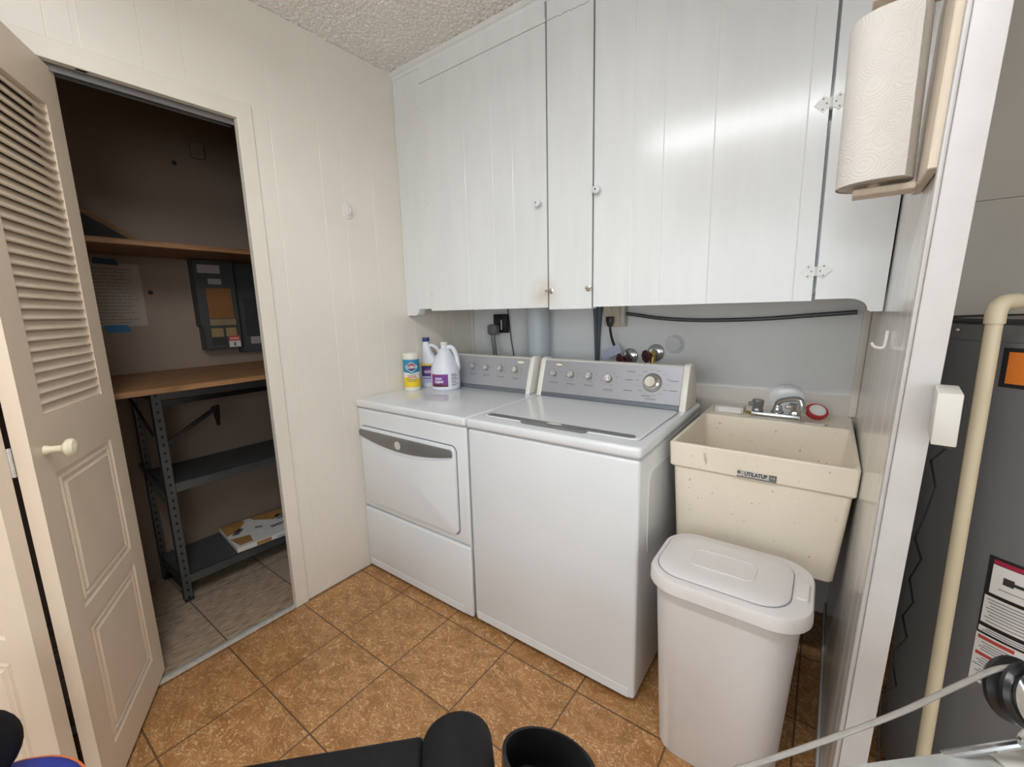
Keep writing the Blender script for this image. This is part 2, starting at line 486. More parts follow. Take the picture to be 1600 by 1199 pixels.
class MB:
    def __init__(self):
        self.bm = bmesh.new()

    def _merge(self, b2, mtx=None):
        if mtx is not None:
            b2.transform(mtx)
        me = bpy.data.meshes.new('tmp')
        b2.to_mesh(me)
        b2.free()
        self.bm.from_mesh(me)
        bpy.data.meshes.remove(me)
        return self

    def box(self, x0, x1, y0, y1, z0, z1, b=0.0, seg=2, mtx=None):
        b2 = bmesh.new()
        bmesh.ops.create_cube(b2, size=1)
        for v in b2.verts:
            v.co = Vector(((x0 + x1) / 2 + v.co.x * (x1 - x0), (y0 + y1) / 2 + v.co.y * (y1 - y0), (z0 + z1) / 2 + v.co.z * (z1 - z0)))
        if b > 0:
            bmesh.ops.bevel(b2, geom=b2.edges[:], offset=b, segments=seg, profile=0.5, affect='EDGES')
        return self._merge(b2, mtx)

    def prism(self, poly, axis, a0, a1, b=0.0, seg=2, mtx=None, only=None):
        """extrude a 2-D outline; axis x: (y,z), y: (x,z), z: (x,y). only='a0'/'a1' bevels one rim."""
        def P(p, a):
            return {'x': (a, p[0], p[1]), 'y': (p[0], a, p[1]), 'z': (p[0], p[1], a)}[axis]
        b2 = bmesh.new()
        lo = [b2.verts.new(P(p, a0)) for p in poly]
        hi = [b2.verts.new(P(p, a1)) for p in poly]
        f0 = b2.faces.new(lo)
        f1 = b2.faces.new(hi)
        n = len(poly)
        for i in range(n):
            b2.faces.new((lo[i], lo[(i + 1) % n], hi[(i + 1) % n], hi[i]))
        bmesh.ops.recalc_face_normals(b2, faces=b2.faces[:])
        if b > 0:
            es = []
            if only != 'a1':
                es += list(f0.edges)
            if only != 'a0':
                es += list(f1.edges)
            bmesh.ops.bevel(b2, geom=es, offset=b, segments=seg, profile=0.5, affect='EDGES')
        big = [f for f in b2.faces if len(f.verts) > 4]
        if big:
            bmesh.ops.triangulate(b2, faces=big, ngon_method='EAR_CLIP')
        return self._merge(b2, mtx)

    def tube(self, pts, r, seg=10, caps=True, mtx=None):
        P = [Vector(p) for p in pts]
        rs = r if isinstance(r, (list, tuple)) else [r] * len(P)
        b2 = bmesh.new()
        rings = []
        t = (P[1] - P[0]).normalized()
        ref = Vector((0, 0, 1)) if abs(t.z) < 0.9 else Vector((1, 0, 0))
        nrm = (ref - t * ref.dot(t)).normalized()
        for i, p in enumerate(P):
            if i == 0:
                t = (P[1] - P[0]).normalized()
            elif i == len(P) - 1:
                t = (P[-1] - P[-2]).normalized()
            else:
                t = ((P[i + 1] - P[i]).normalized() + (P[i] - P[i - 1]).normalized())
                t = t.normalized() if t.length > 1e-6 else (P[i + 1] - P[i]).normalized()
            nrm = (nrm - t * nrm.dot(t)).normalized()
            bi = t.cross(nrm)
            rings.append([b2.verts.new(p + (nrm * math.cos(2 * PI * k / seg) + bi * math.sin(2 * PI * k / seg)) * rs[i]) for k in range(seg)])
        for a, b in zip(rings, rings[1:]):
            for k in range(seg):
                b2.faces.new((a[k], a[(k + 1) % seg], b[(k + 1) % seg], b[k]))
        if caps:
            b2.faces.new(rings[0])
            b2.faces.new(rings[-1])
        return self._merge(b2, mtx)

    def cyl(self, p0, p1, r0, r1=None, seg=24):
        r1 = r0 if r1 is None else r1
        return self.tube([p0, p1], [r0, r1], seg)

    def lathe(self, prof, c=(0, 0, 0), seg=32, mtx=None, axis=None, sx=1.0, sy=1.0):
        """prof: (r, h) pairs turned about +z at c (or about `axis`)"""
        b2 = bmesh.new()
        rings = []
        for r, h in prof:
            if r < 1e-6:
                rings.append([b2.verts.new((0, 0, h))])
            else:
                rings.append([b2.verts.new((r * sx * math.cos(2 * PI * k / seg), r * sy * math.sin(2 * PI * k / seg), h)) for k in range(seg)])
        for a, b in zip(rings, rings[1:]):
            for k in range(seg):
                k2 = (k + 1) % seg
                if len(a) == 1 and len(b) == 1:
                    continue
                if len(a) == 1:
                    b2.faces.new((a[0], b[k2], b[k]))
                elif len(b) == 1:
                    b2.faces.new((a[k], a[k2], b[0]))
                else:
                    b2.faces.new((a[k], a[k2], b[k2], b[k]))
        m4 = Matrix.Translation(Vector(c))
        if axis is not None:
            m4 = m4 @ Vector((0, 0, 1)).rotation_difference(Vector(axis)).to_matrix().to_4x4()
        if mtx is not None:
            m4 = mtx @ m4
        return self._merge(b2, m4)

    def loft(self, rings, caps=True, mtx=None):
        b2 = bmesh.new()
        R = [[b2.verts.new(p) for p in r] for r in rings]
        n = len(R[0])
        for a, b in zip(R, R[1:]):
            for k in range(n):
                b2.faces.new((a[k], a[(k + 1) % n], b[(k + 1) % n], b[k]))
        if caps:
            b2.faces.new(R[0])
            b2.faces.new(R[-1])
        return self._merge(b2, mtx)

    def quad(self, pts, mtx=None):
        b2 = bmesh.new()
        b2.faces.new([b2.verts.new(p) for p in pts])
        return self._merge(b2, mtx)

    def build(self, name, material, parent=None, loc=None, mtx=None, flat=35, shift=True):
        bm = self.bm
        if mtx is not None:
            bm.transform(mtx)
        if parent is not None and shift:
            p = parent
            off = Vector((0, 0, 0))
            while p is not None:
                off += Vector(p.location)
                p = p.parent
            bm.transform(Matrix.Translation(-off))
        elif loc is not None:
            bm.transform(Matrix.Translation(-Vector(loc)))
        bmesh.ops.recalc_face_normals(bm, faces=bm.faces[:])
        me = bpy.data.meshes.new(name)
        for f in bm.faces:
            f.smooth = True
        bm.to_mesh(me)
        bm.free()
        me.set_sharp_from_angle(angle=math.radians(flat))
        me.materials.append(material)
        o = bpy.data.objects.new(name, me)
        COL.objects.link(o)
        if parent is not None:
            o.parent = parent
        elif loc is not None:
            o.location = loc
        return o


def thing(name, label, cat, loc, group=None):
    o = bpy.data.objects.new(name, None)
    COL.objects.link(o)
    o.location = loc
    o.empty_display_size = 0.05
    return tag(o, label, cat, group)


def tag(o, label, cat, group=None, kind=None):
    o['label'] = label
    o['category'] = cat
    if group:
        o['group'] = group
    if kind:
        o['kind'] = kind
    return o


def struct(name, mb, m, flat=35, mtx=None):
    o = mb.build(name, m, flat=flat, mtx=mtx)
    o['kind'] = 'structure'
    return o


def text_mesh(body, size, depth=0.0004, align='CENTER', xs=1.0, bold=0.0):
    cu = bpy.data.curves.new('txt', 'FONT')
    cu.body = body
    cu.size = size
    cu.extrude = depth
    cu.offset = bold
    cu.align_x = align
    cu.align_y = 'CENTER'
    o = bpy.data.objects.new('txt', cu)
    COL.objects.link(o)
    dg = bpy.context.evaluated_depsgraph_get()
    dg.update()
    me = bpy.data.meshes.new_from_object(o.evaluated_get(dg))
    bpy.data.objects.remove(o)
    bpy.data.curves.remove(cu)
    b2 = bmesh.new()
    b2.from_mesh(me)
    bpy.data.meshes.remove(me)
    for v in b2.verts:
        v.co.x *= xs
    return b2


def frame(o, xd, yd):
    """matrix: local x -> xd, local y -> yd, local z -> normal, origin o"""
    xd = Vector(xd).normalized()
    yd = Vector(yd)
    yd = (yd - xd * yd.dot(xd)).normalized()
    zd = xd.cross(yd)
    m4 = Matrix((xd, yd, zd)).transposed().to_4x4()
    m4.translation = Vector(o)
    return m4


def grooved(a0, a1, grooves, front, back, w=0.0035, d=0.003, sgn=1):
    """outline of a board with V grooves along its front edge: list of (a, depth)"""
    pts = [(a0, front)]
    for g in sorted(grooves):
        if a0 + w < g < a1 - w:
            pts += [(g - w, front), (g, front - d * sgn), (g + w, front)]
    pts += [(a1, front), (a1, back), (a0, back)]
    return pts


# ------------------------------------------------------------------ room shell
ZC = 2.471
XW = 1.955          # left face of the partition
XE = 1.994          # right face of the partition
YE = -1.135         # front end of the partition
# the old partition is out of plumb: it leans to the right by 1 in 32 and is a little out of square
LEAN = Matrix(((1, 0.0135, 0.0315, -0.0315 * 0.95 + 0.003), (0, 1, 0, 0), (0, 0, 1, 0), (0, 0, 0, 1)))
JR, JL, DH = -1.275, -2.275, 2.037   # closet opening: right and left jambs, height

struct('floor', MB().box(0, 4.2, -5, 0.02, -0.05, 0), M['floor'])
struct('floor.001', MB().box(-0.83, 0, -2.75, -0.45, -0.05, -0.002), M['closetfloor'])
struct('ceiling', MB().box(-0.12, 4.2, -5, 0.02, ZC + 0.008, ZC + 0.05), M['ceil'])
# sprayed texture where it can be seen: real lumps
from mathutils import noise as mnoise
cg = bmesh.new()
GX, GY, GS = 380, 330, 0.0035
rows = []
for j in range(GY):
    row = []
    for i in range(GX):
        x, y = -0.01 + i * GS, -1.65 + j * GS
        d0 = mnoise.voronoi(Vector((x * 95, y * 95, 0.3)))[0][0]
        d1 = mnoise.voronoi(Vector((x * 150 + 7, y * 150, 1.7)))[0][0]
        h = 0.0075 * max(0.0, 1 - d0 * 1.5) ** 0.6 + 0.004 * max(0.0, 1 - d1 * 1.5)
        row.append(cg.verts.new((x, y, ZC + 0.004 - h)))
    rows.append(row)
for a, b in zip(rows, rows[1:]):
    for i in range(GX - 1):
        cg.faces.new((a[i], b[i], b[i + 1], a[i + 1]))
me = bpy.data.meshes.new('ceiling')
for f in cg.faces:
    f.smooth = True
cg.to_mesh(me)
cg.free()
me.materials.append(M['ceilsmooth'])
o = bpy.data.objects.new('ceiling.001', me)
COL.objects.link(o)
o['kind'] = 'structure'

wl = MB()
G1 = [-1.153, -0.954, -0.851, -0.690, -0.473, -0.277, -0.178]
wl.prism([(q[1], q[0]) for q in grooved(JR, 0.0, G1, 0.0, -0.02, 0.002, 0.0014)], 'z', 0.004, ZC)
G2 = [-2.0, -1.9, -1.75, -1.533, -1.42]
wl.prism([(q[1], q[0]) for q in grooved(JL, JR, G2, 0.0, -0.02, 0.002, 0.0014)], 'z', DH, ZC)
wl.prism([(q[1], q[0]) for q in grooved(-1.70, -1.676, [-1.688], 0.0006, -0.015, 0.008, 0.003)], 'z', DH, ZC)
wl.prism([(q[1], q[0]) for q in grooved(-5, JL, [-2.5, -2.7, -3.0, -3.2], 0.0, -0.02, 0.002, 0.0014)], 'z', 0.004, ZC)
struct('wall_left', wl, M['wall'], flat=20)

struct('wall_back', MB().box(-0.1, XW, 0, 0.1, 0, ZC), M['backwall'])
struct('wall_back.001', MB().box(0.75, XW, -0.004, 0.0, 0.60, 0.945), M['cream_and_lit'])  # band painted in for the light below the cabinet's shadow edge
GR = [-1.03, -0.93, -0.72, -0.45]
wr = MB().prism([(q[1], q[0]) for q in grooved(YE, 0.0, GR, XW, XE, 0.0016, 0.0012, -1)], 'z', 0.0, ZC)
struct('wall_right', wr, M['partition'], flat=20, mtx=LEAN)
eb = MB().box(XW + 0.0005, XE + 0.0005, YE - 0.02, YE, 0.0, ZC, 0.0015)
struct('trim_1', eb, M['endboard'], mtx=LEAN)
# narrow strip at the seam beside the end board
struct('trim_2', MB().box(XW - 0.006, XW + 0.0004, YE - 0.014, YE + 0.004, 0.0, ZC, 0.002), M['endboard'], mtx=LEAN)
# corner strips
struct('trim_3', MB().box(0.0, 0.018, -0.02, 0.0, 0, 1.33, 0.003), M['trim'])
struct('trim_4', MB().box(XW - 0.024, XW, -0.016, 0.0, 0.865, 1.33, 0.004), M['trim'], mtx=LEAN)
struct('baseboard_right', MB().box(XW - 0.008, XW, YE, 0, 0, 0.055, 0.004), M['partition'], mtx=LEAN)
# the wall goes on beside the camera, with the alcove behind the partition
struct('wall_back.002', MB().box(1.957, 3.4, 0, 0.1, 0, 1.614).box(1.957, 3.4, 0.004, 0.1, 1.616, ZC), M['alcove'])
struct('wall_right.001', MB().box(3.3, 3.4, -1.2, 0, 0, ZC), M['alcove'])
rw = MB().box(-0.12, 4.3, -5.15, -5.05, 0, 0.85).box(-0.12, 4.3, -5.15, -5.05, 2.25, ZC).box(-0.12, -0.02, -5.15, -5.05, 0.85, 2.25).box(3.0, 4.3, -5.15, -5.05, 0.85, 2.25)  # unseen rear wall, added to cut low daylight from behind
struct('wall_front', rw, M['wall'])
struct('wall_right.002', MB().box(4.2, 4.3, -5, 0.02, 0, ZC), M['wall'])

# closet interior
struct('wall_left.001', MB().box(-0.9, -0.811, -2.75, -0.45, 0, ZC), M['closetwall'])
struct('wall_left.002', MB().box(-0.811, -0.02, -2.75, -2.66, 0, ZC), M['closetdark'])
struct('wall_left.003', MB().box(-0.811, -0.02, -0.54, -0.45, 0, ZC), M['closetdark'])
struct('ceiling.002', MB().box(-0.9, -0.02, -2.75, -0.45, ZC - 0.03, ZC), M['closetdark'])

# door casing, jamb lining, head track, threshold
cs = MB()
HO, HI = DH + 0.058, DH
cs.prism([(JR, 0.0), (-1.219, 0.0), (-1.219, HO), (JL - 0.056, HO), (JL - 0.056, 0.0), (JL, 0.0), (JL, HI), (JR, HI)], 'x', 0.0, 0.007, 0.0015, 1, only='a1')
struct('trim_5', cs, M['trim'])
tr = MB()
tr.box(-0.056, -0.052, JL, JR, DH - 0.020, DH + 0.002)
tr.box(-0.026, -0.022, JL, JR, DH - 0.020, DH + 0.002)
tr.box(-0.056, -0.022, JL, JR, DH - 0.001, DH + 0.002)
struct('trim_6', tr, M['handle'])
th = MB()
th.prism([(-0.034, -0.002), (-0.034, 0.002), (-0.024, 0.006), (-0.012, 0.006), (0.0, 0.001), (0.0, -0.002)], 'y', JL, JR)
struct('trim_7', th, M['alu'])

# ------------------------------------------------------------------ fluorescent ceiling fixture (above and behind the camera)
fx = thing('ceiling_light', 'long white fluorescent ceiling fixture above the laundry room', 'ceiling light', (1.39, -2.13, ZC))
hs = MB().box(0.72, 2.06, -2.20, -2.06, ZC - 0.030, ZC, 0.004)
hs.box(0.72, 2.06, -2.20, -2.196, ZC - 0.072, ZC - 0.028).box(0.72, 2.06, -2.064, -2.06, ZC - 0.072, ZC - 0.028)  # unseen side lips added to keep tube light off the upper walls
hs.box(0.72, 0.724, -2.196, -2.064, ZC - 0.072, ZC - 0.028).box(2.056, 2.06, -2.196, -2.064, ZC - 0.072, ZC - 0.028)
hs.build('housing', M['white'], fx)
tube_m = bpy.data.materials.new('lit_tube')
tube_m.use_nodes = True
_b = tube_m.node_tree.nodes['Principled BSDF']
_b.inputs['Emission Color'].default_value = (0.97, 0.99, 1.0, 1)
_b.inputs['Emission Strength'].default_value = 86.0
for yy in (-2.155, -2.105):
    MB().cyl((0.75, yy, ZC - 0.052), (2.03, yy, ZC - 0.052), 0.013, seg=10).build('tube', tube_m, fx)

# ------------------------------------------------------------------ clothes dryer and washing machine
YF = -0.881
PB, PT = Vector((0, -0.365, 0.895)), Vector((0, -0.312, 1.062))   # foot and head of the console face


def console(root, x0, x1, knobs, badge_x, cap=0.026):
    """sloped control console: backing, two end caps, silver face, knobs, badge, printed marks"""
    def prof(g):
        return [(-0.365 - g, 0.8945), (-0.312 - g, 1.060 + g), (-0.306, 1.068 + g), (-0.292, 1.072 + g), (-0.262, 1.070 + g), (-0.235, 1.050 + g), (-0.218, 1.01), (-0.21, 0.96), (-0.205, 0.8945)]
    MB().prism(prof(-0.004), 'x', x0 + cap, x1 - cap).build('console_body', M['offwhite'], root)
    for a, b in ((x0, x0 + cap), (x1 - cap, x1)):
        MB().prism(prof(0.004), 'x', a, b, 0.004, 2).build('end_cap', M['offwhite'], root)
    up = (PT - PB).normalized()
    F = frame((0, PB.y - 0.0005, PB.z), (1, 0, 0), up)      # local: x across, y up the slope, z out of the face
    xa, xb = x0 + cap, x1 - cap
    H = (PT - PB).length
    MB().box(xa, xb, 0.020, H, -0.004, 0.0015, 0.001, 1, mtx=F).build('control_face', M['silver'], root)
    MB().box(xa, xb, 0.001, 0.0185, -0.004, 0.003, 0.0012, 1, mtx=F).build('lower_trim', M['consoledark'], root)
    Z0 = 0.0015
    for kx, kh, kr in knobs:
        pos = F @ Vector((kx, kh, Z0))
        nz = F.to_3x3() @ Vector((0, 0, 1))
        if kr < 0.02:
            k = MB().lathe([(kr, 0), (kr, 0.006), (kr * 0.92, 0.016), (kr * 0.80, 0.021), (kr * 0.74, 0.022), (0, 0.022)], pos, 28, axis=nz).build('knob', M['knobgrey'], root)
            c = MB()
            c.lathe([(kr * 0.80, 0.0215), (kr * 0.78, 0.0235), (kr * 0.62, 0.0235), (kr * 0.55, 0.0215), (0, 0.0205)], pos, 28, axis=nz)
            a = 0.5 + kx * 7
            for s in (0.0, PI):
                m4 = F @ Matrix.Translation((kx, kh, Z0)) @ Matrix.Rotation(a + s, 4, 'Z')
                c.prism([(0.0, -0.002), (kr * 0.78, -kr * 0.34), (kr * 0.78, kr * 0.34), (0, 0.002)], 'z', 0.0205, 0.0245, mtx=m4)
            c.build('knob_face', M['knobface'], k)
        else:
            k = MB().lathe([(kr * 1.08, 0), (kr * 1.08, 0.003), (kr, 0.005), (kr * 0.93, 0.016), (kr * 0.72, 0.020), (kr * 0.66, 0.034), (kr * 0.60, 0.036), (0, 0.035)], pos, 40, axis=nz).build('dial', M['chrome'], root)
            MB().lathe([(kr * 1.17, 0), (kr * 1.17, 0.0016), (kr * 1.06, 0.0018)], pos, 40, axis=nz).build('dial_ring', M['print'], k)
        # printed marks round the knob, each a part
        def mark(cx, cy, wd, hh, m):
            MB().box(cx - wd, cx + wd, cy - hh, cy + hh, Z0, Z0 + 0.0003, mtx=F).build('printed_mark', M[m], root)
        nt_ = 8 if kr < 0.02 else 14
        for i in range(nt_):
            a = 2 * PI * i / nt_ + 0.35
            rr = kr * (1.75 if kr < 0.02 else 1.55)
            mark(kx + rr * 1.25 * math.cos(a), kh + rr * math.sin(a), 0.005 if kr < 0.02 else 0.009, 0.0009, 'ltprint' if i % 2 else 'print')
        yy = kh - kr * (2.9 if kr < 0.02 else 2.0)
        mark(kx, yy, 0.022, 0.0013, 'print')
        mark(kx - 0.001, yy - 0.007, 0.025, 0.001, 'ltprint')
        if kr > 0.02:
            for (cx, cy, wd) in ((-0.095, 0.040, 0.018), (-0.10, 0.004, 0.016), (-0.10, -0.042, 0.020), (-0.02, -0.058, 0.020), (0.088, -0.028, 0.016), (0.085, 0.012, 0.018)):
                mark(kx + cx, kh + cy, wd, 0.0014, 'print')
    by = H - 0.020
    bd = MB().prism(disc(badge_x, by, 0.024, 28, 0.0085), 'z', Z0, Z0 + 0.003, 0.001, 1, mtx=F).build('badge', M['chrome'], root)
    MB().prism(disc(badge_x, by, 0.020, 28, 0.0055), 'z', Z0 + 0.003, Z0 + 0.0036, mtx=F).build('badge_plate', M['offwhite'], bd)


# --- dryer
DX0, DX1 = -0.0, 0.724
dr = thing('clothes_dryer', 'white front-loading clothes dryer with grey crescent door handle and bottles standing on it', 'dryer', (0.362, -0.52, 0))
DX0 = 0.003
MB().box(DX0 + 0.004, DX1 - 0.004, -0.868, -0.14, 0.02, 0.856, 0.004).build('cabinet', M['white'], dr)
MB().box(DX0, DX1, YF, -0.862, 0.343, 0.8545, 0.011, 3).build('front_panel', M['white'], dr)
MB().box(DX0, DX1, YF - 0.004, -0.862, 0.015, 0.337, 0.010, 3).build('toe_panel', M['white'], dr)
MB().box(DX0 + 0.02, DX1 - 0.05, YF - 0.0055, YF - 0.003, 0.020, 0.054, 0.001, 1).build('kick_strip', M['white'], dr)
MB().prism(rrect(DX0 - 0.002, DX1 + 0.004, YF - 0.010, -0.16, 0.014, 3), 'z', 0.8585, 0.8945, 0.010, 3).build('top', M['white'], dr)
for fxx in (0.06, 0.66):
    for fyy in (-0.82, -0.2):
        MB().cyl((fxx, fyy, 0.0), (fxx, fyy, 0.022), 0.018, seg=14).build('foot', M['black'], dr)
MB().prism(rrect(0.025, 0.672, 0.377, 0.769, 0.030, 6), 'y', YF - 0.0012, YF + 0.004).build('door_gap_shade', M['consoledark'], dr)  # dark ring in place of the shaded gap round the door
dd = MB().prism(rrect(0.029, 0.668, 0.381, 0.765, 0.028, 6), 'y', YF - 0.013, YF, 0.005, 2, only='a0').build('door', M['white'], dr)


def crescent(x0, x1, zt, dend, dmid, n=18, r=0.008):
    pts = [(x0 + r, zt), (x1 - r, zt), (x1, zt - r)]
    for i in range(n + 1):
        t = i / n
        x = x1 + (x0 - x1) * t
        pts.append((x, zt - dend - (dmid - dend) * math.sin(PI * t) ** 0.9))
    pts.append((x0, zt - r))
    return pts


hd = MB().prism(crescent(0.033, 0.657, 0.752, 0.030, 0.067), 'y', YF - 0.021, YF - 0.012, 0.003, 2, only='a0').build('handle', M['handle'], dd)
MB().prism(crescent(0.033, 0.657, 0.735, 0.020, 0.068), 'y', YF - 0.0155, YF - 0.0128, 0.001, 1, only='a0').build('handle_recess', M['jug'], dd)  # flat bluish crescent, coloured like the shaded scoop under the handle
MB().prism(disc(0.322, 0.716, 0.0195), 'y', YF - 0.0225, YF - 0.0205, 0.0008, 1, only='a0').build('badge', M['plasticbox'], hd)
console(dr, 0.030, 0.682, [(0.296, 0.116, 0.0135), (0.391, 0.114, 0.0135), (0.486, 0.114, 0.0135), (0.581, 0.114, 0.0145)], 0.603)

# --- washer
WX0, WX1 = 0.735, 1.424
wm = thing('washing_machine', 'white top-loading washing machine between the dryer and the cream tub', 'washing machine', (1.08, -0.52, 0))
MB().box(WX0, WX1, YF, -0.14, 0.022, 0.8535, 0.012, 3).build('cabinet', M['white'], wm)
MB().box(WX0 + 0.012, WX1 - 0.018, YF - 0.0012, YF + 0.002, 0.026, 0.060, 0.001, 1).build('kick_strip', M['white'], wm)
sp = MB()
sp.prism(rrect(-0.80, -0.42, 0.50, 0.79, 0.04, 5), 'x', WX1 - 0.002, WX1 + 0.0025, 0.002, 1, only='a1')
sp.build('side_emboss', M['white'], wm)
MB().prism(rrect(WX0 - 0.003, WX1 + 0.006, YF - 0.010, -0.16, 0.016, 3), 'z', 0.858, 0.8945, 0.011, 3).build('top', M['white'], wm)
MB().prism(rrect(0.762, 1.400, -0.826, -0.378, 0.022, 4), 'z', 0.8935, 0.8950).build('lid_gap', M['ltprint'], wm)
ld = MB().prism(rrect(0.765, 1.397, -0.823, -0.381, 0.020, 4), 'z', 0.894, 0.899, 0.002, 1, only='a1').build('lid', M['white'], wm)
lh = MB()
lh.prism([(0.785, -0.796), (0.790, -0.789), (1.372, -0.789), (1.378, -0.796), (1.378, -0.812), (1.370, -0.818), (1.225, -0.819), (1.215, -0.838), (0.965, -0.838), (0.945, -0.819), (0.792, -0.818), (0.785, -0.812)], 'z', 0.8975, 0.9025, 0.0012, 1, only='a1')
lh = lh.build('lid_handle', M['handle'], ld)
MB().prism(disc(1.085, -0.806, 0.030, 24, 0.009), 'z', 0.9025, 0.904).build('badge', M['plasticbox'], lh)
for fxx in (0.79, 1.37):
    for fyy in (-0.82, -0.2):
        MB().cyl((fxx, fyy, 0.0), (fxx, fyy, 0.024), 0.018, seg=14).build('foot', M['black'], wm)
console(wm, 0.722, 1.418, [(0.808, 0.111, 0.0135), (0.900, 0.111, 0.0145), (0.991, 0.112, 0.0145), (1.085, 0.107, 0.0165), (1.275, 0.105, 0.034)], 0.827)

# ------------------------------------------------------------------ bottles on the dryer
ZD = 0.8945


def wrap(mb_or_bm, c, R, a0):
    """bend a flat patch (x along, y up, z out) round a vertical cylinder; a0 = bearing of x=0"""
    for v in mb_or_bm.verts:
        a = a0 + v.co.x / R
        r = R + v.co.z
        v.co = Vector((c[0] + r * math.cos(a), c[1] + r * math.sin(a), c[2] + v.co.y))


def patch(name, outline, c, R, a0, m, parent, z0=0.0003, z1=0.0008, cuts=0.004):
    """a printed label patch wrapped round a cylinder"""
    b2 = bmesh.new()
    vs = [b2.verts.new((p[0], p[1], 0)) for p in outline]
    b2.faces.new(vs)
    bmesh.ops.triangulate(b2, faces=b2.faces[:])
    xs = [p[0] for p in outline]
    x = min(xs) + cuts
    while x < max(xs):
        bmesh.ops.bisect_plane(b2, geom=b2.verts[:] + b2.edges[:] + b2.faces[:], plane_co=(x, 0, 0), plane_no=(1, 0, 0))
        x += cuts
    for v in b2.verts:
        v.co.z = z1
    wrap(b2, c, R, a0)
    mb = MB()
    mb._merge(b2)
    return mb.build(name, m, parent)


def wrap_text(name, body, size, y, c, R, a0, m, parent, z=0.0012, xs=1.0, x=0.0):
    b2 = text_mesh(body, size, 0.0003, xs=xs, bold=0.0008)
    for v in b2.verts:
        v.co.x += x
        v.co.y += y
        v.co.z += z
    wrap(b2, c, R, a0)
    mb = MB()
    mb._merge(b2)
    return mb.build(name, m, parent, flat=60)


def toward_cam(c):
    return math.atan2(-2.072 - c[1], 1.841 - c[0])


# wipes canister
cc = (0.058, -0.570, ZD)
R = 0.0425
cn = thing('wipes_canister', 'yellow and blue canister of disinfecting wipes standing on the dryer against the panelled wall', 'canister', cc)
MB().lathe([(0, 0), (R - 0.003, 0), (R, 0.004), (R, 0.168), (R - 0.001, 0.170), (0, 0.170)], cc, 40).build('body', M['offwhite'], cn)
MB().lathe([(R - 0.002, 0.1702), (R + 0.0008, 0.172), (R + 0.0008, 0.196), (R - 0.003, 0.201), (R - 0.012, 0.2025), (R - 0.014, 0.199), (0, 0.199)], cc, 40).build('lid', M['offwhite'], cn)
A = toward_cam(cc)
hw = R * 1.75
patch('yellow_label', [(-hw, 0.020), (hw, 0.020), (hw, 0.068), (0.02, 0.062), (-0.02, 0.072), (-hw, 0.075)], cc, R, A, M['yellow'], cn)
patch('blue_label', [(-hw, 0.105), (-0.02, 0.098), (0, 0.092), (0.02, 0.098), (hw, 0.105), (hw, 0.167), (-hw, 0.167)], cc, R, A, M['teal'], cn)
patch('logo_shield', [(-0.034, 0.128), (-0.026, 0.138), (0, 0.154), (0.026, 0.138), (0.034, 0.128), (0.026, 0.117), (0, 0.100), (-0.026, 0.117)], cc, R, A, M['offwhite'], cn, z1=0.0012)
patch('logo_shield', [(-0.031, 0.128), (-0.024, 0.137), (0, 0.150), (0.024, 0.137), (0.031, 0.128), (0.024, 0.118), (0, 0.104), (-0.024, 0.118)], cc, R, A, M['navy'], cn, z1=0.0015)
patch('logo_shield', [(-0.026, 0.134), (0, 0.146), (0.026, 0.134)], cc, R, A, M['redlabel'], cn, z1=0.0017)
wrap_text('lettering', 'CLOROX', 0.0185, 0.127, cc, R, A, M['paper'], cn, 0.0020, 0.80)
for yy, wd, mm in ((0.086, 0.024, 'print'), (0.078, 0.020, 'redlabel'), (0.072, 0.026, 'redlabel'), (0.062, 0.028, 'print'), (0.053, 0.022, 'print')):
    patch('fine_print', [(-wd, yy - 0.0016), (wd, yy - 0.0016), (wd, yy + 0.0016), (-wd, yy + 0.0016)], cc, R, A, M[mm], cn, z1=0.0013)


def jug_handle(mb, pts, r):
    P = smooth_pts(pts, 6)
    mb.tube(P, r, 12)


def rings_at(c, spec, n=28, ang=0.0):
    """spec: (z, half width, half depth, offset along width)"""
    out = []
    ca, sa = math.cos(ang), math.sin(ang)
    for z, a, b, off in spec:
        ring = []
        for k in range(n):
            t = 2 * PI * k / n
            e = 0.75
            x = off + a * math.copysign(abs(math.cos(t)) ** e, math.cos(t))
            y = b * math.copysign(abs(math.sin(t)) ** e, math.sin(t))
            ring.append((c[0] + x * ca - y * sa, c[1] + x * sa + y * ca, c[2] + z))
        out.append(ring)
    return out


# bleach bottle, blue cap, loop handle
bc = (0.060, -0.425, ZD)
ang = 0.45
bl = thing('bleach_bottle', 'white bottle with blue cap and long handle behind the canister and the jug', 'bottle', bc)
b = MB()
b.loft(rings_at(bc, [(0, 0.050, 0.034, 0), (0.004, 0.055, 0.038, 0), (0.135, 0.055, 0.038, 0), (0.150, 0.052, 0.036, 0), (0.172, 0.036, 0.030, -0.014), (0.200, 0.026, 0.024, -0.022), (0.235, 0.019, 0.019, -0.026), (0.250, 0.017, 0.017, -0.026)], ang=ang))


def L(c, x, z, y=0.0, ang=ang):
    return (c[0] + x * math.cos(ang) - y * math.sin(ang), c[1] + x * math.sin(ang) + y * math.cos(ang), c[2] + z)


b.tube(smooth_pts([L(bc, -0.015, 0.226), L(bc, 0.012, 0.228), L(bc, 0.040, 0.208), L(bc, 0.052, 0.178), L(bc, 0.045, 0.150), L(bc, 0.030, 0.138)]), 0.0105, 12)
b.build('body', M['jug'], bl)
cpx = L(bc, -0.026, 0.250)
MB().lathe([(0.0185, 0), (0.0195, 0.002), (0.0195, 0.020), (0.018, 0.0225), (0, 0.0225)], cpx, 28).build('cap', M['navy'], bl)
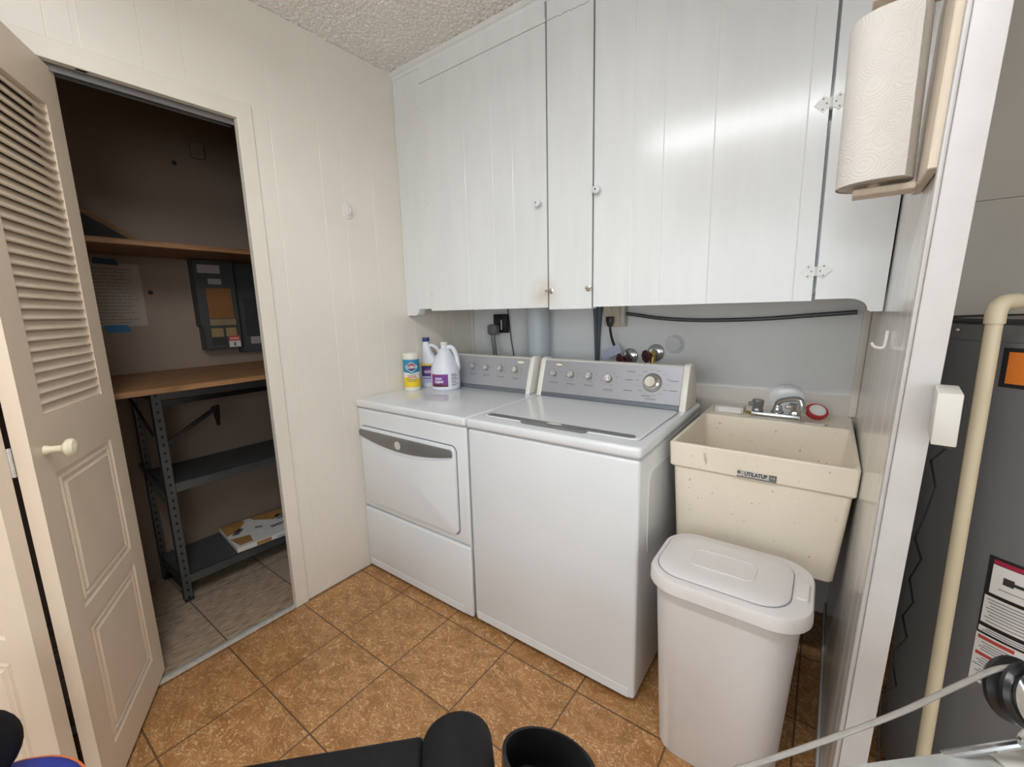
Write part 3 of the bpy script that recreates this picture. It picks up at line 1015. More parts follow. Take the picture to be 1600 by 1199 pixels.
# its label: flat front patch
fa = Vector((math.sin(ang), -math.cos(ang), 0))
fo = Vector((bc[0], bc[1], bc[2])) + fa * 0.0386
FM = frame(fo, (math.cos(ang), math.sin(ang), 0), (0, 0, 1))
MB().box(-0.044, 0.044, 0.022, 0.128, -0.003, 0.0005, mtx=FM).build('label', M['lilac'], bl)
MB().box(-0.044, 0.044, 0.118, 0.128, 0, 0.0009, mtx=FM).build('label_band', M['yellow'], bl)
MB().box(-0.044, 0.044, 0.060, 0.118, 0, 0.0009, mtx=FM).build('label_band', M['navy'], bl)
MB().prism([(-0.036, 0.085), (-0.026, 0.095), (0, 0.109), (0.028, 0.095), (0.038, 0.085), (0.028, 0.074), (0, 0.062), (-0.026, 0.074)], 'z', 0.0009, 0.0013, mtx=FM).build('logo_shield', M['purple'], bl)
t2 = text_mesh('CLOROX', 0.019, 0.0003, xs=0.8, bold=0.0008)
mb = MB()
mb._merge(t2, FM @ Matrix.Translation((0.002, 0.084, 0.0016)))
mb.build('lettering', M['paper'], bl)
MB().box(-0.04, 0.04, 0.046, 0.050, 0.0005, 0.0010, mtx=FM).build('fine_print', M['purple'], bl)

# gallon jug, white cap, purple label
jc = (0.196, -0.455, ZD)
ang2 = 0.62
jg = thing('cleaner_jug', 'white gallon jug with white cap and purple label standing on the dryer', 'jug', jc)
RJ = 0.077
b = MB()
b.lathe([(0, 0), (RJ - 0.008, 0), (RJ, 0.008), (RJ, 0.108), (RJ - 0.003, 0.120), (RJ - 0.020, 0.158), (RJ - 0.040, 0.196), (0.026, 0.214), (0.0175, 0.222), (0.0165, 0.238), (0, 0.238)], jc, 44)
b.tube(smooth_pts([L(jc, 0.012, 0.222, 0, ang2), L(jc, 0.038, 0.224, 0, ang2), L(jc, 0.054, 0.205, 0, ang2), L(jc, 0.066, 0.165, 0, ang2), L(jc, 0.070, 0.118, 0, ang2), L(jc, 0.064, 0.095, 0, ang2)]), 0.0125, 12)
b.build('body', M['jug'], jg)
MB().lathe([(0.0185, 0), (0.0195, 0.002), (0.0195, 0.015), (0.018, 0.017), (0, 0.017)], (jc[0], jc[1], jc[2] + 0.236), 28).build('cap', M['paper'], jg)
A = toward_cam(jc)
patch('purple_label', [(-0.085, 0.022), (0.012, 0.022), (0.012, 0.088), (-0.085, 0.088)], jc, RJ, A, M['purple'], jg)
patch('label_bar', [(-0.07, 0.079), (-0.034, 0.079), (-0.034, 0.084), (-0.07, 0.084)], jc, RJ, A, M['redlabel'], jg, z1=0.0012)
patch('label_band', [(-0.085, 0.022), (0.012, 0.022), (0.012, 0.033), (-0.085, 0.036)], jc, RJ, A, M['maroon'], jg, z1=0.0012)
wrap_text('lettering', 'CREW', 0.018, 0.048, jc, RJ, A, M['paper'], jg, 0.0014, 1.0, x=-0.038)
patch('label_bar', [(-0.060, 0.060), (-0.020, 0.060), (-0.020, 0.071), (-0.060, 0.071)], jc, RJ, A, M['lilac'], jg, z1=0.0012)
for i, yy in enumerate((0.088, 0.083, 0.078, 0.070, 0.065, 0.059, 0.050, 0.044, 0.033, 0.028)):
    patch('fine_print', [(0.030, yy - 0.0014), (0.055 + 0.008 * (i % 3), yy - 0.0014), (0.055 + 0.008 * (i % 3), yy + 0.0014), (0.030, yy + 0.0014)], jc, RJ, A, M['ltprint'], jg, z1=0.0010)

# ------------------------------------------------------------------ laundry tub with faucet
TX0, TX1, TY0, TY1, TZ = 1.447, 1.9440, -0.668, -0.012, 0.862
tb = thing('laundry_tub', 'stained cream plastic laundry tub with chrome faucet beside the washer', 'sink', (1.70, -0.35, 0))


def rr3(x0, x1, y0, y1, r, z, n=4):
    return [(p[0], p[1], z) for p in rrect(x0, x1, y0, y1, r, n)]


bs = MB()
# one continuous skin: outside of the basin up, out over the apron, over the rim, down the inside
bs.loft([
    rr3(1.490, 1.895, -0.620, -0.10, 0.02, 0.496),
    rr3(1.472, 1.912, -0.646, -0.06, 0.022, 0.508),
    rr3(1.460, 1.934, -0.657, -0.03, 0.012, 0.785),
    rr3(1.458, 1.937, -0.660, -0.02, 0.010, 0.778),
    rr3(TX0 + 0.003, TX1 - 0.003, TY0 + 0.003, TY1 - 0.001, 0.008, 0.784),
    rr3(TX0, TX1, TY0, TY1, 0.008, TZ - 0.003),
    rr3(TX0 + 0.003, TX1 - 0.003, TY0 + 0.003, TY1 - 0.003, 0.007, TZ),
    rr3(1.459, 1.934, -0.655, -0.212, 0.014, TZ),
    rr3(1.461, 1.932, -0.652, -0.215, 0.014, TZ - 0.004),
    rr3(1.480, 1.910, -0.625, -0.228, 0.030, 0.550),
    rr3(1.500, 1.895, -0.600, -0.250, 0.030, 0.525),
])
bs.build('basin', M['tub'], tb, flat=28)
sk = MB()
SF = frame((1.7035, TY0 + 0.0005, 0.7955), (1, 0, 0.0), (0, 0, 1))
sk.box(-0.052, 0.052, -0.011, 0.0105, 0, 0.0016, mtx=SF)
st = sk.build('sticker', M['plasticbox'], tb)
MB().prism(disc(-0.046, 0.004, 0.005), 'z', 0.0016, 0.0022, mtx=SF).build('sticker_logo', M['print'], st)
MB().box(-0.0375, -0.036, -0.0085, 0.0105, 0.0016, 0.0022, mtx=SF).build('sticker_bar', M['print'], st)
MB().box(-0.052, 0.052, -0.0108, -0.0075, 0.0016, 0.0021, mtx=SF).build('sticker_bar', M['print'], st)
MB().box(0.0335, 0.052, -0.0065, 0.0105, 0.0016, 0.0021, mtx=SF).build('sticker_field', M['print'], st)
mb = MB()
mb._merge(text_mesh('UTILATUB', 0.0165, 0.0003, xs=0.80, bold=0.0006), SF @ Matrix.Translation((-0.001, 0.0015, 0.0022)))
mb.build('lettering', M['dark'], st, flat=60)
mb = MB()
mb._merge(text_mesh('16', 0.0145, 0.0003), SF @ Matrix.Translation((0.0425, 0.002, 0.0025)))
mb.build('lettering', M['plasticbox'], st, flat=60)
MB().prism([(1.553, -0.001), (1.560, -0.001), (1.566, -0.026), (1.562, -0.040), (1.556, -0.020)], 'z', 0, 0.0008, mtx=frame((0, TY0 - 0.0002, 0.842), (1, 0, 0), (0, 0, 1))).build('drip_stain', M['stain'], tb)
for lx in (1.52, 1.79):
    for ly in (-0.50, -0.12):
        MB().tube([(lx, ly, 0.0), (lx, ly, 0.51)], 0.012, 10).build('leg', M['dark'], tb)
MB().tube(smooth_pts([(1.70, -0.36, 0.55), (1.70, -0.36, 0.40), (1.70, -0.33, 0.34), (1.70, -0.20, 0.36), (1.70, 0.0, 0.38)]), 0.022, 12).build('drain_pipe', M['black'], tb)
# faucet
fc = thing('faucet', '', 'x', (1.685, -0.11, TZ))
del fc['label'], fc['category']
fc.parent = tb
fc.location = Vector((1.685, -0.11, TZ)) - Vector(tb.location)
FX, FY, FZ = 1.703, -0.165, TZ
MB().box(FX - 0.083, FX + 0.083, FY - 0.029, FY + 0.026, FZ - 0.001, FZ + 0.026, 0.005, 2).build('base_plate', M['steel'], fc)
MB().lathe([(0.022, 0), (0.022, 0.008), (0.017, 0.014), (0.014, 0.030), (0, 0.030)], (FX + 0.006, FY, FZ + 0.025), 24).build('spout_collar', M['steel'], fc)
sp = smooth_pts([(FX + 0.004, FY, FZ + 0.045), (FX + 0.007, FY - 0.003, FZ + 0.066), (FX + 0.026, FY - 0.016, FZ + 0.080), (FX + 0.060, FY - 0.040, FZ + 0.092), (FX + 0.078, FY - 0.053, FZ + 0.090), (FX + 0.085, FY - 0.058, FZ + 0.074), (FX + 0.085, FY - 0.058, FZ + 0.058)], 6)
MB().tube(sp, 0.0105, 14).build('spout', M['steel'], fc)
MB().cyl((FX + 0.085, FY - 0.058, FZ + 0.062), (FX + 0.085, FY - 0.058, FZ + 0.044), 0.0135, seg=16).build('aerator', M['steel'], fc)
for sx in (-0.062, 0.062):
    h = MB()
    h.lathe([(0.019, 0), (0.021, 0.004), (0.018, 0.010), (0.0195, 0.014), (0.0215, 0.040), (0.0185, 0.045), (0, 0.045)], (FX + sx, FY, FZ + 0.025), 10)
    h.tube([(FX + sx, FY, FZ + 0.054), (FX + sx - 0.030, FY - 0.012, FZ + 0.052)], [0.012, 0.008], 8)
    h.build('handle', M['handle'] if sx < 0 else M['steel'], fc, flat=25)

es = MB().lathe([(0, 0.012), (0.020, 0.012), (0.045, 0.010), (0.062, 0.004), (0.064, 0.0), (0, 0)], (1.728, -0.004, 0.912), 40, axis=(0, -1, 0)).build('wall_escutcheon', M['white'], None, loc=(1.728, -0.004, 0.912))
tag(es, 'round white cover plate on the wall behind the faucet', 'cover plate')

so = thing('soap_dish', 'flat pale soap dish holding a white bar on the tub ledge beside the washer', 'soap dish', (1.54, -0.11, TZ))
MB().prism([(1.468, -0.080), (1.590, -0.080), (1.590, -0.155), (1.484, -0.155)], 'z', TZ + 0.0002, TZ + 0.026, 0.004, 1).build('tray', M['cream_and_lit'], so)
MB().box(1.495, 1.584, -0.160, -0.1555, TZ + 0.001, TZ + 0.024, 0.002, 1).build('front_strip', M['paper'], so)
sc = thing('dish_scrubber', 'red and white round dish scrubber lying on the tub ledge beside the faucet', 'scrubber', (1.802, -0.10, TZ))
m4 = Matrix.Translation((1.832, -0.115, TZ + 0.033)) @ Matrix.Rotation(0.85, 4, 'X') @ Matrix.Rotation(0.30, 4, 'Y')
MB().lathe([(0, -0.020), (0.024, -0.020), (0.034, -0.012), (0.037, 0.002), (0.034, 0.010), (0.028, 0.012), (0, 0.012)], (0, 0, 0), 28, mtx=m4, sx=1.05, sy=0.85).build('bristle_head', M['red'], sc)
MB().lathe([(0.027, 0.012), (0.024, 0.017), (0, 0.018)], (0, 0, 0), 24, mtx=m4, sx=1.05, sy=0.85).build('grip', M['paper'], sc)
sl = MB().prism([(1.800, -0.205), (1.860, -0.205), (1.870, -0.180), (1.800, -0.180)], 'z', TZ + 0.0002, TZ + 0.006, 0.002, 1).build('soap_sliver', M['cream_and_lit'], None, loc=(1.83, -0.19, TZ))
tag(sl, 'thin sliver of soap on the tub rim in front of the red scrubber', 'soap')
bf = MB().tube([(1.600, -0.135, TZ + 0.008), (1.604, -0.138, TZ + 0.0085), (1.612, -0.142, TZ + 0.008)], 0.0065, 8).build('brass_fitting', M['brass'], None, loc=(1.605, -0.138, TZ))
tag(bf, 'tiny brass fitting on the tub ledge between soap dish and faucet', 'fitting')

# ------------------------------------------------------------------ trash can
tc = thing('trash_can', 'white swing-lid plastic trash can standing in front of the cream tub', 'trash can', (1.68, -0.88, 0))
b = MB()
b.loft([rr3(1.530, 1.812, -0.960, -0.790, 0.055, 0.0, 6), rr3(1.520, 1.818, -0.968, -0.780, 0.06, 0.012, 6), rr3(1.502, 1.850, -1.004, -0.752, 0.075, 0.565, 6), rr3(1.508, 1.844, -0.998, -0.758, 0.07, 0.565, 6), rr3(1.530, 1.815, -0.96, -0.79, 0.055, 0.02, 6)])
b.build('bin', M['bin'], tc)
l_ = MB()
l_.loft([rr3(1.490, 1.868, -1.024, -0.733, 0.085, 0.556, 8), rr3(1.488, 1.870, -1.026, -0.731, 0.087, 0.559, 8), rr3(1.489, 1.869, -1.025, -0.732, 0.086, 0.586, 8), rr3(1.492, 1.866, -1.022, -0.735, 0.085, 0.593, 8), rr3(1.506, 1.852, -1.008, -0.749, 0.075, 0.597, 8)])
lid = l_.build('lid', M['bin'], tc)
fl = MB()
fl.loft([rr3(1.507, 1.822, -1.000, -0.757, 0.07, 0.5965, 8), rr3(1.507, 1.822, -1.000, -0.757, 0.07, 0.600, 8), rr3(1.511, 1.818, -0.996, -0.761, 0.068, 0.6025, 8), rr3(1.545, 1.78, -0.965, -0.79, 0.05, 0.606, 8)])
fl = fl.build('flap', M['bin'], lid)
MB().prism(rrect(1.504, 1.825, -1.003, -0.754, 0.072, 8), 'z', 0.5955, 0.5975).build('flap_gap', M['ltprint'], lid)
e = MB()
o1, i1 = rrect(1.585, 1.742, -0.930, -0.838, 0.02, 5), rrect(1.589, 1.738, -0.926, -0.842, 0.017, 5)
e.loft([[(p[0], p[1], 0.6058) for p in o1], [(p[0], p[1], 0.6085) for p in o1], [(p[0], p[1], 0.6085) for p in i1], [(p[0], p[1], 0.6062) for p in i1]])
e.build('flap_emboss', M['bin'], fl)
MB().prism(rrect(1.829, 1.858, -0.925, -0.850, 0.008, 3), 'z', 0.594, 0.602, 0.002, 1, only='a1').build('latch_button', M['bin'], lid)

# ------------------------------------------------------------------ wall cabinets
YC = -0.522
wc = thing('wall_cabinet', 'white painted built-in cabinet with two doors above the washer and dryer', 'cabinet', (0.97, -0.26, 1.31))
cb = MB()
cb.box(0.002, XW - 0.002, -0.478, -0.002, 1.335, 1.350)
cb.box(0.002, 0.02, -0.478, -0.002, 1.350, ZC - 0.004)
cb.box(XW - 0.02, XW - 0.002, -0.478, -0.002, 1.350, ZC - 0.004)
cb.box(0.02, XW - 0.02, -0.478, -0.470, 1.350, ZC - 0.004)
cb.build('carcass', M['cab'], wc)


def curve_bracket(x0, z0, x1, z1, n=8):
    """quarter curve, flat at (x0,z0), plumb at (x1,z1)"""
    return [(x0 + (x1 - x0) * math.sin(PI / 2 * i / n), z1 + (z0 - z1) * math.cos(PI / 2 * i / n)) for i in range(n + 1)]


ZB, ZT = 1.308, 2.442
# left stile with its bracket foot, in one plane with the door
ls = [(0.014, ZT), (0.014, 1.290), (0.062, 1.290)] + [(0.062 + 0.032 * math.sin(PI / 2 * i / 8), 1.322 - 0.032 * math.cos(PI / 2 * i / 8)) for i in range(9)] + [(0.188, 1.3225), (0.188, ZT)]
MB().prism(ls, 'y', YC, -0.480).build('stile', M['cab'], wc)
MB().prism([(YC - 0.004, ZT), (YC - 0.004, 2.392), (YC + 0.004, 2.376), (-0.480, 2.376), (-0.480, ZT)], 'x', 0.188, 0.889).build('top_rail', M['cab'], wc)
d1 = MB().prism(grooved(0.188, 0.8885, [0.455, 0.615, 0.723], YC, -0.480, 0.0016, 0.0010, -1), 'z', 1.312, 2.371).build('door', M['cab'], wc, flat=20)
MB().prism(grooved(0.896, 1.0885, [], YC, -0.480), 'z', 1.304, ZT).build('stile', M['cab'], wc)
d2 = MB().prism(grooved(1.097, 1.7955, [1.245, 1.350, 1.507, 1.748], YC - 0.002, -0.482, 0.0020, 0.0012, -1), 'z', 1.310, ZT).build('door', M['cab'], wc, flat=20)
random.seed(5)
ck = [(0.897 + 0.188 * i / 20, 2.371 + (random.random() - 0.5) * 0.006) for i in range(21)]
MB().prism([(x, z + 0.0012) for x, z in ck] + [(x, z - 0.0008) for x, z in ck][::-1], 'y', YC - 0.0003, YC + 0.001).build('paint_crack', M['ltprint'], wc)
rs = [(1.8035, ZT), (1.8035, 1.314), (1.880, 1.314)] + [(1.880 + 0.045 * math.sin(PI / 2 * i / 8), 1.282 + 0.032 * math.cos(PI / 2 * i / 8)) for i in range(9)] + [(1.932, 1.277), (1.9575, 1.277), (1.994, ZT)]
MB().prism(rs, 'y', YC, -0.480).build('stile', M['cab'], wc)
MB().prism([(YC - 0.022, ZC), (YC - 0.022, ZC - 0.010), (YC - 0.016, ZC - 0.018), (YC - 0.010, ZC - 0.020), (YC - 0.004, ZT - 0.004), (YC + 0.01, ZT - 0.004), (YC + 0.01, ZC)], 'x', 0.0, 1.990).build('crown_moulding', M['cab'], wc)
MB().prism(rrect(0.0, 0.014, YC - 0.004, YC + 0.02, 0.003, 2), 'z', 1.288, ZT).build('scribe_moulding', M['cab'], wc)
for kx, kz, dpar in ((0.853, 1.729, d1), (1.113, 1.735, d2)):
    k = MB().lathe([(0.006, 0), (0.006, 0.010), (0.013, 0.013), (0.0155, 0.019), (0.0145, 0.025), (0.009, 0.029), (0.004, 0.029), (0.003, 0.027), (0, 0.027)], (kx, YC, kz), 28, axis=(0, -1, 0)).build('knob', M['white'], dpar)
    MB().lathe([(0.0045, 0.0285), (0.003, 0.0305), (0, 0.0305)], (kx, YC, kz), 14, axis=(0, -1, 0)).build('screw', M['handle'], k)


def butterfly(cx, cz, s, dep, parent, scr=True):
    h = MB()
    for sg in (-1, 1):
        pts = [(0.002, -0.013), (0.010, -0.014), (0.017, -0.022), (0.038, 0.0), (0.017, 0.022), (0.010, 0.014), (0.002, 0.013)]
        pts = [(cx + sg * p[0] * s, cz + p[1] * s) for p in pts]
        h.prism(pts, 'y', YC - dep, YC - 0.0, 0.0006, 1, only='a0')
    h.cyl((cx, YC - dep * 1.2, cz - 0.013 * s), (cx, YC - dep * 1.2, cz + 0.013 * s), 0.0028 * s, seg=10)
    o = h.build('hinge', M['hinge'], parent)
    if scr:
        for sg in (-1, 1):
            for px, pz in ((0.010, 0), (0.018, 0.013), (0.018, -0.013)):
                MB().lathe([(0.0024 * s, 0), (0.0020 * s, 0.0012), (0, 0.0012)], (cx + sg * px * s, YC - dep, cz + pz * s), 8, axis=(0, -1, 0)).build('screw', M['ltprint'], o)


for hz in (1.841, 1.394):
    butterfly(1.7995, hz, 1.02, 0.0032, wc)
for hz in (2.287, 1.832, 1.400):
    butterfly(0.190, hz, 0.62, 0.0016, wc, False)
for lx, lz in ((0.900, 1.379), (1.082, 1.381)):
    q = MB()
    q.lathe([(0.011, 0), (0.011, 0.002), (0.006, 0.004), (0.005, 0.012), (0, 0.012)], (lx + (0.006 if lx < 1 else -0.008), YC, lz), 16, axis=(0, -1, 0))
    q.tube([(lx - 0.014, YC - 0.012, lz + 0.004), (lx, YC - 0.014, lz - 0.001), (lx + 0.014, YC - 0.012, lz + 0.003)], [0.0045, 0.003, 0.0045], 8)
    q.lathe([(0, -0.005), (0.005, 0), (0, 0.005)], (lx - 0.013 if lx < 1 else lx + 0.012, YC - 0.012, lz), 10)
    q.build('latch', M['chrome'], wc)

# ------------------------------------------------------------------ paper towels on the partition
ph = thing('towel_holder', 'raw wooden paper towel holder screwed to the wall beside the cabinet', 'towel holder', (1.945, -1.03, 1.50))
MB().box(1.9395, XW - 0.001, -1.124, -0.92, 1.502, 1.835, 0.002, 1).build('back_board', M['rawwood'], ph, mtx=LEAN)
MB().box(1.858, 1.946, -1.012, -0.965, 1.498, 1.510, 0.002, 1).build('arm', M['rawwood'], ph)
MB().box(1.858, 1.955, -1.04, -0.965, 1.806, 1.818, 0.002, 1).build('arm', M['rawwood'], ph)
MB().cyl((1.888, -0.99, 1.510), (1.888, -0.99, 1.806), 0.011, seg=14).build('dowel', M['rawwood'], ph)
rl = thing('paper_towel_roll', 'white embossed paper towel roll hanging in the wooden holder', 'paper towel', (1.885, -0.99, 1.515))
cxr, cyr = 1.888, -0.99
MB().lathe([(0.021, 0.0), (0.0545, 0.0), (0.055, 0.002), (0.055, 0.270), (0.0545, 0.272), (0.021, 0.272), (0.021, 0.0)], (cxr, cyr, 1.518), 48).build('roll', M['towel'], rl)
MB().lathe([(0.0122, 0.0), (0.0205, 0.0), (0.0205, 0.274), (0.0122, 0.274), (0.0122, 0.0)], (cxr, cyr, 1.517), 28).build('core', M['rawwood'], rl)
# loose outer sheet: its free edge stands off the roll on the right
sh = MB()
outer, inner = [], []
path = []
for i in range(33):
    a = -PI / 2 - 0.02 - (PI * 0.98) * (32 - i) / 32
    path.append((cxr + 0.0560 * math.cos(a), cyr + 0.0560 * math.sin(a)))
path += [(cxr + 0.012, cyr - 0.0570), (cxr + 0.026, cyr - 0.0565), (cxr + 0.038, cyr - 0.0545)]
for k, p in enumerate(path):
    q0, q1 = path[max(k - 1, 0)], path[min(k + 1, len(path) - 1)]
    d = Vector((q1[0] - q0[0], q1[1] - q0[1])).normalized()
    outer.append((p[0] + d.y * 0.0012, p[1] - d.x * 0.0012))
    inner.append(p)
sh.prism(outer + inner[::-1], 'z', 1.516, 1.791)
sh.build('loose_sheet', M['towel'], rl)

# ------------------------------------------------------------------ small things on the walls
hk = thing('adhesive_hook', 'white oval adhesive hook on the panelled wall beside the closet doorway', 'hook', (0, -0.838, 1.778))
MB().prism(rrect(-0.861, -0.815, 1.742, 1.814, 0.0225, 8), 'x', 0.0, 0.006, 0.002, 2, only='a1').build('base', M['paper'], hk)
MB().prism(rrect(-0.851, -0.825, 1.756, 1.803, 0.0125, 7), 'x', 0.0055, 0.013, 0.004, 2, only='a1').build('plate', M['paper'], hk)
MB().tube(smooth_pts([(0.012, -0.838, 1.775), (0.022, -0.838, 1.768), (0.026, -0.838, 1.776), (0.024, -0.838, 1.784)], 4), 0.0045, 8).build('prong', M['paper'], hk)

jh = MB()
jh.tube(smooth_pts([(XW - 0.004, -0.785, 1.238), (XW - 0.006, -0.785, 1.205), (XW - 0.012, -0.785, 1.198), (XW - 0.024, -0.785, 1.201), (XW - 0.030, -0.785, 1.210)], 5), 0.0032, 8)
jh = jh.build('cup_hook', M['paper'], None, loc=(XW, -0.785, 1.21))
tag(jh, 'small white J hook on the narrow wall above the laundry tub', 'hook')

# dryer outlet and cord
ot = thing('dryer_outlet', 'black dryer power outlet with plug on the back wall above the dryer', 'outlet', (0.25, 0, 1.23))
MB().box(0.20, 0.298, -0.035, -0.002, 1.172, 1.284, 0.006).build('outlet_box', M['black'], ot)
MB().prism(rrect(0.190, 0.255, 1.160, 1.225, 0.02, 5), 'y', -0.085, -0.036, 0.008, 2).build('plug', M['handle'], ot)
MB().tube(smooth_pts([(0.222, -0.065, 1.165), (0.224, -0.068, 1.13), (0.232, -0.07, 1.09), (0.245, -0.08, 1.03), (0.25, -0.09, 0.95)], 5), 0.013, 10).build('cord', M['handle'], ot)
MB().box(0.262, 0.268, -0.042, -0.034, 1.19, 1.25, 0.001, 1).build('blade_slot', M['plasticbox'], ot)
tw = MB().tube(smooth_pts([(0.288, -0.01, 1.345), (0.296, -0.012, 1.30), (0.303, -0.012, 1.24), (0.318, -0.012, 1.12), (0.332, -0.012, 1.04), (0.338, -0.012, 0.95)], 5), 0.0028, 6).build('thin_wire', M['black'], None, loc=(0.30, -0.01, 1.2))
tag(tw, 'thin black wire hanging between the black dryer outlet and the thick duct', 'wire')
dc = MB().cyl((0.548, -0.070, 0.30), (0.548, -0.070, 1.3345), 0.062, seg=36).build('vent_duct', M['duct'], None, loc=(0.548, -0.07, 0.3))
tag(dc, 'thick pale blue-grey vertical duct pipe behind the dryer console', 'duct')
sr = MB()
sr.prism([(0.848, 1.334), (0.906, 1.334), (0.896, 1.25), (0.886, 1.04), (0.882, 0.9), (0.868, 0.9), (0.864, 1.04), (0.856, 1.25)], 'y', -0.020, -0.002, 0.004, 1)
sr.prism([(0.872, 1.334), (0.880, 1.334), (0.879, 1.05), (0.875, 1.05)], 'y', -0.026, -0.019, 0.002, 1)
sr = sr.build('wall_strap', M['strap'], None, loc=(0.875, -0.002, 1.1))
tag(sr, 'slate grey tapered plastic strip hanging between the thick duct and the ivory outlet', 'strip')

ob = thing('wall_outlet', 'ivory outlet box with a black plug on the back wall above the washer', 'outlet', (0.97, 0, 1.27))
MB().box(0.935, 1.034, -0.045, -0.002, 1.214, 1.332, 0.003, 1).build('outlet_box', M['plasticbox'], ob)
pl = MB().prism(rrect(0.930, 1.012, 1.214, 1.332, 0.006, 3), 'y', -0.052, -0.046, 0.002, 1).build('cover_plate', M['ivory'], ob)
MB().prism(disc(0.970, 1.300, 0.017, 24, 0.014), 'y', -0.054, -0.052).build('receptacle', M['cream_and_lit'], pl)
MB().box(0.963, 0.965, -0.0547, -0.053, 1.300, 1.309).build('slot', M['dark'], pl)
MB().box(0.975, 0.977, -0.0547, -0.053, 1.300, 1.309).build('slot', M['dark'], pl)
MB().prism(disc(0.970, 1.293, 0.003), 'y', -0.0547, -0.053).build('slot', M['dark'], pl)
MB().prism([(0.952, 1.262), (0.986, 1.262), (0.986, 1.240), (0.978, 1.212), (0.962, 1.212), (0.952, 1.240)], 'y', -0.085, -0.053, 0.005, 2).build('plug', M['black'], ob)
MB().tube(smooth_pts([(0.970, -0.070, 1.222), (0.972, -0.068, 1.19), (0.978, -0.06, 1.15), (0.992, -0.05, 1.105), (1.012, -0.05, 1.06), (1.02, -0.06, 1.0), (1.02, -0.08, 0.92)], 5), 0.0065, 10).build('cord', M['black'], ob)
for sx_, sz_ in ((1.024, 1.32), (1.024, 1.225), (0.94, 1.27)):
    MB().lathe([(0.003, 0), (0.002, 0.002), (0, 0.002)], (sx_, -0.0455, sz_), 10, axis=(0, -1, 0)).build('screw', M['handle'], ob)
tg = MB().prism([(0.0, 0.0), (0.10, 0.0), (0.10, 0.045), (0.0, 0.045)], 'z', 0, 0.0012, mtx=frame((0.945, -0.075, 1.042), (0.87, 0.05, 0.46), (-0.45, 0, 0.87))).build('care_tag', M['lilac'], None, loc=(0.99, -0.075, 1.075))
tag(tg, 'pale printed tag tied round the washer cord above the console', 'tag')
cdt = MB().tube(smooth_pts([(1.0355, -0.020, 1.274), (1.09, -0.018, 1.266), (1.2, -0.016, 1.250), (1.333, -0.014, 1.241), (1.48, -0.014, 1.240), (1.637, -0.014, 1.245), (1.80, -0.014, 1.257), (1.925, -0.016, 1.266)], 5), 0.0085, 10).build('armored_cable', M['cord'], None, loc=(1.48, -0.014, 1.24))
tag(cdt, 'dark armored cable running from the ivory outlet along the wall above the tub', 'cable')


def valve(name_label, x, z, facing):
    v = thing('water_valve', name_label, 'valve', (x, 0, z), 'supply valves above the washer')
    MB().lathe([(0.040, 0), (0.040, 0.003), (0.034, 0.008), (0.014, 0.012), (0.011, 0.04), (0, 0.04)], (x, -0.002, z), 32, axis=(0, -1, 0)).build('flange', M['steel'], v)
    m = MB()
    m.tube([(x, -0.035, z), (x - 0.004, -0.075, z - 0.008)], 0.013, 12)
    m.tube([(x, -0.05, z), (x, -0.055, z - 0.06)], 0.012, 12)
    m.build('body', M['brass'] if facing else M['maroon'], v)
    c = Vector((x - 0.022, -0.082, z - 0.012))
    ax = Vector((-0.55, -0.80, -0.10)).normalized()
    w_ = MB()
    u1 = ax.orthogonal().normalized()
    u2 = ax.cross(u1)
    ringp = []
    for k in range(40):
        a = 2 * PI * k / 40
        rr = 0.024 + 0.003 * math.cos(a * 8)
        ringp.append(c + (u1 * math.cos(a) + u2 * math.sin(a)) * rr)
    w_.tube(ringp + [ringp[0]], 0.0055, 8)
    for k in range(4):
        a = PI * k / 4
        w_.tube([c - (u1 * math.cos(a) + u2 * math.sin(a)) * 0.022, c + (u1 * math.cos(a) + u2 * math.sin(a)) * 0.022], 0.0035, 6)
    w_.lathe([(0.009, -0.004), (0.009, 0.005), (0, 0.007)], c, 14, axis=ax)
    w_.tube([c, (x, -0.035, z)], 0.006, 8)
    w_.build('handle', M['maroon'], v)


valve('dark red water valve half hidden behind the pale cord tag', 1.052, 1.062, False)
valve('dark red scalloped water valve in full view beside the clear cap', 1.180, 1.086, True)
cv = MB().lathe([(0.046, 0), (0.046, 0.002), (0.041, 0.004), (0.036, 0.028), (0.032, 0.032), (0, 0.033), (0, 0.030), (0.030, 0.029), (0.034, 0.0)], (1.269, -0.001, 1.129), 36, axis=(0, -1, 0)).build('clear_cap', M['clear'], None, loc=(1.269, -0.001, 1.129))
tag(cv, 'clear plastic round cap stuck on the wall beside the red valves', 'cap')

# ------------------------------------------------------------------ alcove behind the partition: water heater and pipes
sb_ = thing('sensor_box', 'pale grey plastic box with a thin black cord on the end of the partition', 'box', (1.985, -1.2, 1.099))
BF = Matrix.Translation((1.973, -1.2435, 1.099)) @ Matrix.Rotation(-0.108, 4, 'Z')
MB().box(0.0, 0.0265, 0.0, 0.086, 0.0, 0.076, 0.002, 2, mtx=BF).build('case', M['plasticbox'], sb_)
cpts = [(1.992, -1.19, 1.100), (1.998, -1.18, 1.085), (2.02, -1.10, 1.06), (2.035, -0.985, 1.03), (2.035, -0.884, 0.976), (2.035, -0.955, 0.944), (2.035, -0.912, 0.875), (2.035, -0.841, 0.781), (2.035, -0.930, 0.777), (2.035, -0.847, 0.685), (2.035, -0.915, 0.668), (2.035, -0.831, 0.581), (2.035, -0.905, 0.576), (2.035, -0.804, 0.471), (2.035, -0.82, 0.431), (2.035, -0.87, 0.425), (2.035, -0.70, 0.26), (2.035, -0.80, 0.14), (2.035, -0.80, 0.003)]
MB().tube(cpts, 0.0022, 6).build('cord', M['black'], sb_)

